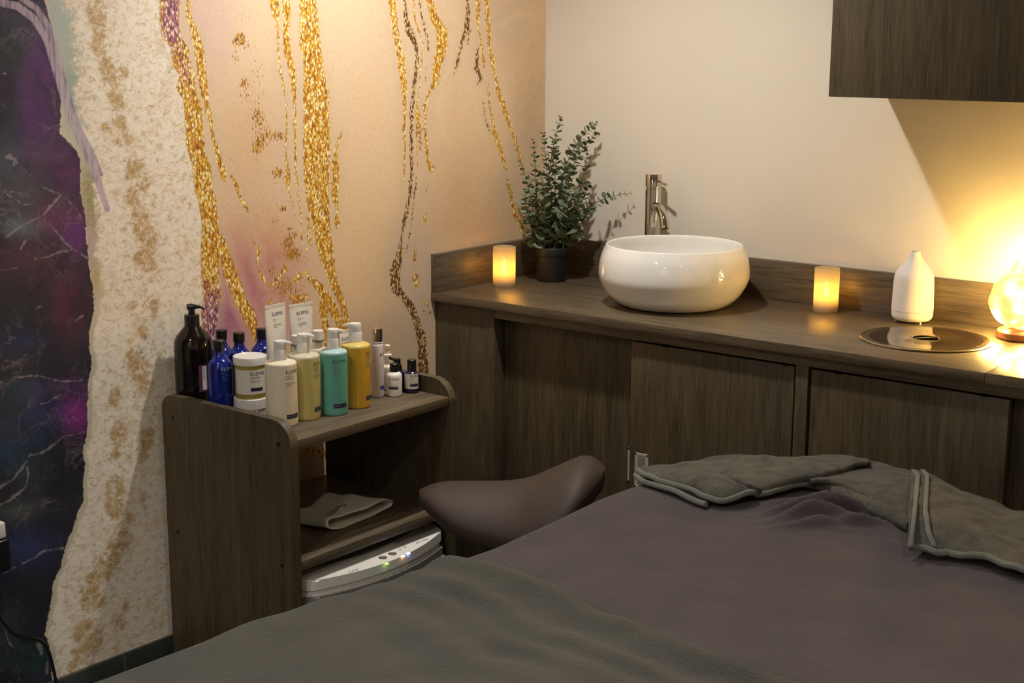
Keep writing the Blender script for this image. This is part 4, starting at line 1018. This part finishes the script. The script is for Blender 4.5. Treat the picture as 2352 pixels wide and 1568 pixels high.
def prism(name, outl, z0, z1f, mat, par, bev=0.003):
    bm = bmesh.new(); B = [bm.verts.new((x, y, z0)) for x, y in outl]; T = [bm.verts.new((x, y, z1f(x, y) if callable(z1f) else z1f)) for x, y in outl]
    n_ = len(outl); bm.faces.new(B[::-1]); bm.faces.new(T)
    for i in range(n_): bm.faces.new((B[i], B[(i + 1) % n_], T[(i + 1) % n_], T[i]))
    if bev: bmesh.ops.bevel(bm, geom=[ed for ed in bm.edges if ed.verts[0] in T and ed.verts[1] in T], offset=bev, segments=2, affect='EDGES')
    return bm_ob(name, bm, mat, par, True)
ztop = lambda x, y: 0.292 - 0.10 * max(0, (x - 0.36))
HD = 0.0
prism('body', dev_outline(0.004), 0.004, 0.247, M['device'], e)
prism('door', [(x, y) for x, y in dev_outline(-0.003) if x > 0.45], 0.010, 0.232, M['device_grey'], e)
prism('lid', dev_outline(0.0), 0.249, ztop, M['device'], e, 0.004)
def on_top(geo, O, ydir, mat, nm, par, lift=0.0006):
    """lay geo on the sloped lid: geo x runs along +y, geo y runs towards -x"""
    out = []
    for a_, b_ in geo[0]:
        x, y = O[0] - b_, O[1] + a_; out.append((x, y, ztop(x, y) + lift))
    return mesh_ob(nm, out, geo[1], mat, par)
def curved_strip(x_off0, x_off1, y0, y1, n_=30):
    V, Fc = [], []
    for k in range(n_ + 1):
        y = y0 + (y1 - y0) * k / n_; s = (y - (DY0 + DY1) / 2) / ((DY1 - DY0) / 2); s = max(-1, min(1, s))
        xf = DXF + BUL * (1 - s * s)
        for o_ in (x_off0, x_off1): V.append((xf - o_, y))
    for k in range(n_): Fc.append((2 * k, 2 * k + 2, 2 * k + 3, 2 * k + 1))
    return V, Fc
lidp = e
gV, gF = curved_strip(0.075, 0.14, DY0 + 0.03, DY1 - 0.03)
mesh_ob('lid_inlay', [(x, y, ztop(x, y) + 0.0005) for x, y in gV], gF, M['device_grey'], e)
on_top(text_geo('TAIJI', 0.0115, 1.3), lidxy(805, 1314), 0, M['ink'], 'lettering', e)
on_top(text_geo('KC-1191A', 0.0105, 1.05), lidxy(958, 1248), 0, M['ink'], 'lettering', e)
def disc(x, y, r, mat, nm, lift, h=0.0012):
    o = lathe(nm, [(r, 0), (r, h), (r * 0.85, h * 1.3), (0, h * 1.3)], mat, e, 24, loc=(x, y, ztop(x, y) + lift)); return o
for (x, y) in (lidxy(879, 1280), lidxy(901, 1271)):
    b_ = disc(x, y, 0.0112, M['chrome'], 'button', 0.0)
    lathe('button_face', [(0.0084, 0.0017), (0.0080, 0.0022), (0.0, 0.0022)], M['device_grey'], b_, 20)
lab(disc(*lidxy(889, 1291), 0.0046, M['led_green'], 'indicator_light', 0.0), 'glowing green light')
lab(disc(*lidxy(926, 1274), 0.0050, M['led_orange'], 'indicator_light', 0.0), 'glowing orange light')
lab(disc(*lidxy(938, 1268), 0.0052, M['led_blue'], 'indicator_light', 0.0), 'glowing blue light')
for k, yy in enumerate((-1.306, -1.286)):
    on_top(text_geo('§' if k == 0 else 'C', 0.012, 1.0) if False else lines_geo(0, 0, [0.010, 0.010, 0.008], 0.0010, 0.0032, 40 + k), lidxy(914 + 12 * k, 1262 - 5 * k), 0, M['ink_grey'], 'symbol', e)
# seam line of the door
gV, gF = curved_strip(-0.0045, -0.0045, DY0, DY1)
pts = [(x, y, 0.205) for x, y in gV[::2]]
tube('door_trim', pts[1:-1], 0.0016, M['white'], e, 6)

# ------------------------------------------------------------------ saddle stool
SCX, SCY = 0.85, -1.25
e = empty('saddle_stool', (SCX, SCY, 0.0)); tag(e, 'brown vinyl saddle stool between trolley and couch', 'stool')
ax = Vector((math.cos(math.radians(30)), math.sin(math.radians(30)), 0)); ay = Vector((-ax.y, ax.x, 0))
nu, nv = 56, 40; V, Fc = [], []
_sl = {}
def slin(pts, t):
    k = tuple(pts)
    if k not in _sl: _sl[k] = arc_pts(pts, 10)
    return lin(_sl[k], t)
def seat_pt(u, v):
    """u around cross-section 0..1, v along -1..1"""
    s = v; L2 = 0.236
    ends = (1 - abs(s) ** 3.2) ** (1 / 2.2)
    wid = slin([(-1, .10), (-.6, .14), (-.1, .165), (.4, .215), (.8, .22), (1, .18)], s) * ends
    zt_ = slin([(-1, .565), (-.8, .580), (-.5, .584), (-.15, .588), (.15, .600), (.45, .632), (.7, .660), (.85, .660), (1, .64)], s)
    th = 2 * PI * u; c, sn = math.cos(th), math.sin(th)
    y = wid * (abs(c) ** 0.8) * (1 if c > 0 else -1)
    thick = slin([(-1, .06), (-.5, .095), (0.2, .12), (.7, .12), (1, .09)], s) * (0.35 + 0.65 * ends)
    zc = zt_ - thick * 0.5
    z = zc + thick * 0.5 * (abs(sn) ** 0.75) * (1 if sn > 0 else -1)
    z -= 1.5 * y * y * (1.0 if s < 0.2 else 1.0 - 0.35 * (s - 0.2))
    return ax * (s * L2) + ay * y + Vector((0, 0, z))
for j in range(nv + 1):
    v_ = -1 + 2 * j / nv; v_ = math.sin(v_ * PI / 2) * 0.999
    for i in range(nu): V.append(seat_pt(i / nu, v_))
for j in range(nv):
    for i in range(nu):
        k = (i + 1) % nu; Fc.append((j * nu + i, j * nu + k, (j + 1) * nu + k, (j + 1) * nu + i))
Fc.append(tuple(reversed(range(nu)))); Fc.append(tuple(nv * nu + i for i in range(nu)))
so = mesh_ob('seat', V, Fc, M['leather'], e, True, angle=80)
lathe('gas_lift', [(0.026, 0.12), (0.026, 0.30), (0.014, 0.302), (0.014, 0.47)], M['black'], e, 24)
lathe('hub', [(0.04, 0.085), (0.045, 0.10), (0.035, 0.13), (0.026, 0.135)], M['chrome'], e, 24)
for k in range(5):
    a = 2 * PI * k / 5 + 0.3; d = Vector((math.cos(a), math.sin(a), 0))
    lg = tube('base_arm', [d * 0.03 + Vector((0, 0, 0.10)), d * 0.14 + Vector((0, 0, 0.085)), d * 0.235 + Vector((0, 0, 0.068))], [0.017, 0.014, 0.010], M['chrome'], e)
    bm = bmesh.new(); bmesh.ops.create_cone(bm, cap_ends=True, segments=20, radius1=0.026, radius2=0.026, depth=0.03)
    bmesh.ops.rotate(bm, verts=bm.verts, matrix=Matrix.Rotation(PI / 2, 3, 'X')); bmesh.ops.translate(bm, verts=bm.verts, vec=(d.x * 0.235, d.y * 0.235, 0.027))
    bm_ob('castor', bm, M['black'], e, True)

# ------------------------------------------------------------------ couch with covers
BX0, BX1, BY0, BY1, BZ = 1.262, 2.46, -3.75, -0.940, 0.695
e = empty('treatment_couch', ((BX0 + BX1) / 2, (BY0 + BY1) / 2, 0)); tag(e, 'padded treatment couch under the purple-grey cover and towels', 'treatment couch')
cx, cy = (BX0 + BX1) / 2, (BY0 + BY1) / 2; hx, hy = (BX1 - BX0) / 2, (BY1 - BY0) / 2
bm = bmesh.new(); bx(bm, (-hx + 0.03, -hy + 0.03, 0.58), (hx - 0.03, hy - 0.03, 0.672), 0.028, 4); bm_ob('cushion', bm, M['couch'], e, True)
box('frame', (-hx + 0.07, -hy + 0.07, 0.52), (hx - 0.07, hy - 0.07, 0.579), M['wood_y'], e, 0.004)
for sx in (-1, 1):
    for sy in (-1, 1):
        x, y = sx * (hx - 0.10), sy * (hy - 0.14); box('leg', (x - 0.025, y - 0.025, 0.0), (x + 0.025, y + 0.025, 0.52), M['wood_z'], e, 0.003)
RC, RR = 0.13, 0.055
def nz(x, y, s, sd=0.0): return mnoise.noise(Vector((x * s, y * s, sd)))
def top_z(x, y):
    z = BZ
    z += 0.028 * max(0, min(1, (-2.15 - y) / 0.35)) ** 1.0 + 0.0
    z += 0.008 * nz(x, y, 3.0) + 0.003 * nz(x, y, 9.0, 4)
    z += 0.012 * math.exp(-((x - 1.47) / 0.12) ** 2 - ((y + 1.02) / 0.10) ** 2)
    return z
def drape(x, y, lift, extra=None):
    qx, qy = abs(x - cx) - (hx - RC), abs(y - cy) - (hy - RC)
    mx, my = max(qx, 0), max(qy, 0); ln = math.hypot(mx, my)
    sd = ln + min(max(qx, qy), 0) - RC
    z = top_z(x, y) + lift + (extra(x, y) if extra else 0.0)
    if sd < -RR: return (x, y, z)
    if ln > 1e-6: gx, gy = mx / ln * (1 if x > cx else -1), my / ln * (1 if y > cy else -1)
    elif qx > qy: gx, gy = (1 if x > cx else -1), 0
    else: gx, gy = 0, (1 if y > cy else -1)
    s_ = sd + RR                      # arc length past the start of the rounding
    if s_ < RR * PI / 2:
        a = s_ / RR; out_, dz = RR * math.sin(a), RR * (1 - math.cos(a))
    else:
        out_, dz = RR, RR + (s_ - RR * PI / 2)
    out_ += lift + 0.010 * nz(x + y, z * 3, 6.0, 2) * min(1, max(0, (dz - 0.03) / 0.1))
    k = out_ - s_
    return (x + gx * k, y + gy * k, z - dz)
ROLL_Y = [(1.5, -1.24), (1.573, -1.24), (1.605, -1.15), (1.655, -1.13), (1.729, -1.155), (1.81, -1.198), (1.907, -1.245), (2.1, -1.35)]   # line of the towel edge that lies across the cover
def wrinkle(x, y):
    """gathered bundle of cover near the head end"""
    u, v = x - 1.725, y + 1.270
    ca, sa = math.cos(0.72), math.sin(0.72); a, b = u * ca + v * sa, -u * sa + v * ca
    env = math.exp(-(a / 0.095) ** 2 - (b / 0.060) ** 2)
    wv = 0.018 * math.sin(a * 26) + 0.010 * nz(x, y, 14)
    f = 0.056 * env * (0.50 + 0.50 * math.sin((b + wv) * 120))
    f += 0.016 * math.exp(-((a - 0.02) / 0.14) ** 2 - ((b + 0.068 + 0.8 * a * a) / 0.011) ** 2)
    f += 0.010 * math.exp(-((a + 0.02) / 0.12) ** 2 - ((b - 0.075) / 0.014) ** 2)
    f += 0.004 * math.exp(-((y + 1.36 - 0.25 * (x - 1.9)) / 0.02) ** 2) * max(0, min(1, (x - 1.75) / 0.1))
    f += 0.004 * nz(x, y, 30) * env
    yr = lin(ROLL_Y, x)
    return f * max(0.0, min(1.0, (yr - 0.004 - y) / 0.035))
def grid_cloth(name, xs, ys_f, lift, mat, parent, extra=None, nx=10, ny=10, thick=0.0, tagx=None):
    V, Fc = [], []
    for j in range(ny + 1):
        for i in range(nx + 1):
            x = xs[0] + (xs[1] - xs[0]) * i / nx
            y0, y1 = ys_f(x); y = y0 + (y1 - y0) * (j / ny)
            V.append(drape(x, y, lift, extra))
    for j in range(ny):
        for i in range(nx):
            a = j * (nx + 1) + i; Fc.append((a, a + 1, a + nx + 2, a + nx + 1))
    o = mesh_ob(name, V, Fc, mat, parent, True, angle=180)
    if thick:
        md = o.modifiers.new('thickness', 'SOLIDIFY'); md.thickness = thick; md.offset = 1
    return o
bl = grid_cloth('blanket', (BX0 - 0.30, BX1 + 0.30), lambda x: (BY0 - 0.2, BY1 + 0.30), 0.004, M['blanket'], None, wrinkle, 240, 520)
tag(bl, 'purple-grey fleece cover draped over the treatment couch', 'cover')
def ridges(x, y):
    yb = towel_edge(x); d = yb - y       # distance from the towel's far edge
    wv = 0.018 * nz(x, y, 4.0, 7)
    f = 0.010 * math.exp(-((d - 0.02) / 0.03) ** 2)
    for dd, a, w_ in ((0.13, 0.011, 0.030), (0.22, 0.009, 0.035), (0.33, 0.012, 0.045)):
        f += a * math.exp(-((d + wv * 2 - dd - 0.05 * (x - 1.6)) / w_) ** 2) * max(0, min(1, (x - 1.25) / 0.15))
    return f + 0.004 * nz(x, y, 12.0, 5)
def towel_edge(x):
    return lin([(0.9, -2.02), (1.25, -2.0), (1.35, -1.993), (1.45, -1.985), (1.56, -2.006), (1.648, -2.034), (1.704, -2.05), (1.895, -2.075), (2.103, -2.095), (2.5, -2.13)], x) + 0.004 * nz(x, 0, 14)
tw = grid_cloth('bath_towel', (BX0 - 0.22, BX1 + 0.22), lambda x: (BY0 + 0.1, towel_edge(x)), 0.010, M['towel2'], None, ridges, 130, 200, 0.007)
tag(tw, 'olive-grey towel spread over the near half of the couch', 'towel')

# folded towel at the head end, built from overlapping folds
def interp_line(pts, t):
    d = [0.0]
    for a, b in zip(pts, pts[1:]): d.append(d[-1] + math.hypot(b[0] - a[0], b[1] - a[1]))
    s = t * d[-1]
    return (float(np.interp(s, d, [p[0] for p in pts])), float(np.interp(s, d, [p[1] for p in pts])))
ht_ = empty('hand_towel', (1.75, -1.15, BZ)); tag(ht_, 'grey terry towel loosely folded across the far end of the couch', 'towel')
def fold(name, top, bot, z0, amp, thick=0.008, nx=60, ny=22, hem_top=False, hem_bot=True, mat='towel', seed=0, par=None):
    V, Fc = [], []; base = Vector((1.75, -1.15, BZ))
    def pt(i, j):
        t = i / nx; a = interp_line(top, t); b = interp_line(bot, t); k = j / ny
        px_, py_ = b[0] + (a[0] - b[0]) * k, b[1] + (a[1] - b[1]) * k
        zl = z0(t, k) if callable(z0) else z0
        P_ = at(px_, py_, 2, BZ + zl)
        z = top_z(P_[0], P_[1]) + 0.004 + wrinkle(P_[0], P_[1]) + zl + amp * (nz(P_[0], P_[1], 11, seed) + 0.5 * nz(P_[0], P_[1], 26, seed))
        return Vector((P_[0], P_[1], z)) - base
    for j in range(ny + 1):
        for i in range(nx + 1): V.append(pt(i, j))
    for j in range(ny):
        for i in range(nx):
            a = j * (nx + 1) + i; Fc.append((a, a + 1, a + nx + 2, a + nx + 1))
    o = mesh_ob(name, V, Fc, M[mat], par or ht_, True, angle=180)
    md = o.modifiers.new('thickness', 'SOLIDIFY'); md.thickness = thick; md.offset = 0
    if hem_bot: tube('hem', [pt(i, 0) + Vector((0.002, -0.0035, 0.0025)) for i in range(0, nx + 1, 2)], 0.0068, M['hem'], o, 8)
    if hem_top: tube('hem', [pt(i, ny) + Vector((0, 0, 0.001)) for i in range(0, nx + 1, 2)], 0.0052, M['hem'], o, 8)
    return o
# lower layer of the left fold
fold('fold', [(1459,1090),(1480,1078),(1510,1082),(1560,1105),(1600,1125),(1640,1135)], [(1460,1096),(1475,1110),(1500,1117),(1540,1130),(1590,1152),(1622,1162)], 0.010, 0.003, 0.006, 40, 12, seed=3)
# left fold, upper layer
fold('fold', [(1464,1082),(1500,1072),(1575,1066),(1640,1062),(1780,1064),(1890,1062),(1960,1057),(1996,1060)],
     [(1464,1085),(1492,1102),(1515,1109),(1560,1120),(1620,1143),(1655,1152),(1690,1150),(1765,1135),(1830,1117),(1870,1111),(1925,1098),(1965,1078),(1996,1066)],
     lambda t, k: 0.020 + 0.022 * math.sin(min(1, k * 1.0) * PI) * min(1, t * 4) + 0.020 * max(0, t - 0.6) - 0.007 * math.exp(-((t - 0.30 - 0.22 * (1 - k)) / 0.012) ** 2), 0.008, 0.008, 140, 34, seed=8)
# sunken middle part with a thick rolled lower edge
fold('fold', [(1862,1108),(1930,1094),(1975,1074),(1998,1064),(2050,1076),(2085,1083),(2106,1088)], [(1860,1112),(1905,1118),(1960,1142),(2020,1170),(2060,1185),(2096,1204)],
     lambda t, k: 0.016 + 0.020 * math.sin(k * PI), 0.007, 0.010, 60, 26, hem_bot=False, seed=12)
_b = Vector((1.75, -1.15, BZ))
rl = [(1850,1118),(1872,1116),(1905,1121),(1960,1146),(2020,1174),(2060,1190),(2098,1208)]
pts = []
for k in range(41):
    a = interp_line(rl, k / 40); P_ = at(a[0], a[1], 2, BZ + 0.020); P_[2] = top_z(P_[0], P_[1]) + 0.020; pts.append(Vector(P_) - _b)
tube('rolled_edge', pts, [0.004 + 0.013 * math.sin(min(1, k / 16) * PI / 2) for k in range(41)], M['towel'], ht_, 14)
# right fold
fold('fold', [(2092,1083),(2120,1086),(2150,1100),(2166,1112),(2208,1140),(2260,1152),(2352,1180),(2440,1200)], [(2084,1263),(2120,1264),(2150,1274),(2175,1270),(2225,1278),(2262,1282),(2300,1298),(2352,1314),(2440,1345)],
     lambda t, k: 0.022 + 0.030 * math.sin(k * PI) * math.exp(-((t - 0.05) / 0.35) ** 2) + 0.012 * k, 0.008, 0.010, 80, 40, seed=17)
zr = lambda t, k: 0.030 + 0.030 * math.sin((1 - t) * PI) + 0.012 * (1 - t)
rf_ = [c for c in ht_.children if c.name.startswith('fold')][-1]
fold('hem', [(2093,1085),(2102,1100),(2098,1150),(2093,1200),(2089,1235),(2083,1263)], [(2104,1085),(2113,1100),(2108,1150),(2103,1200),(2099,1235),(2097,1264)], zr, 0.001, 0.005, 40, 3, hem_bot=False, mat='hem', seed=17, par=rf_)
fold('hem', [(2114,1084),(2124,1100),(2121,1150),(2119,1180),(2126,1225),(2140,1262)], [(2124,1084),(2134,1100),(2131,1150),(2130,1180),(2137,1225),(2152,1262)], zr, 0.001, 0.005, 40, 3, hem_bot=False, mat='hem', seed=17, par=rf_)
# ------------------------------------------------------------------ plug-in device and cable at the left edge
e = empty('power_adaptor', (0.0, -2.155, 0.50)); tag(e, 'cream-topped black plug-in adaptor on the mural wall at the left edge', 'adaptor')
P1 = at(4, 1222, 0, 0.03); P2 = at(6, 1275, 0, 0.03)
e.location = (0.0, float(P1[1]) - 0.022, float(P2[2]))
hh = float(P1[2] - P2[2])
box('body', (0.0005, -0.035, -0.035), (0.052, 0.030, hh - 0.012), M['black'], e, 0.008, 3)
lab(box('top', (0.0005, -0.032, hh - 0.0115), (0.048, 0.024, hh + 0.030), M['paper'], e, 0.006, 3), 'cream plastic top')
y0 = float(e.location.y); z0 = float(e.location.z)
cpts = [(0.02, y0, z0 - 0.034)]
for q in [(-14, 1350), (-2, 1410), (14, 1438), (34, 1456), (62, 1463), (88, 1469), (103, 1480), (113, 1500), (120, 1525), (126, 1552), (130, 1580), (133, 1610)]:
    P_ = at(q[0], q[1], 0, 0.03); cpts.append((0.03, float(P_[1]), max(0.004, float(P_[2]))))
cpts.append((0.07, cpts[-1][1] + 0.03, 0.0045)); cpts.append((0.30, cpts[-1][1] - 0.1, 0.0045)); cpts.append((0.6, cpts[-1][1] - 0.5, 0.0045))
sm = arc_pts(cpts, 5)
c = tube('power_cable', sm, 0.0042, M['black'], None, 8); tag(c, 'black power cable looping down the mural wall to the floor', 'cable')
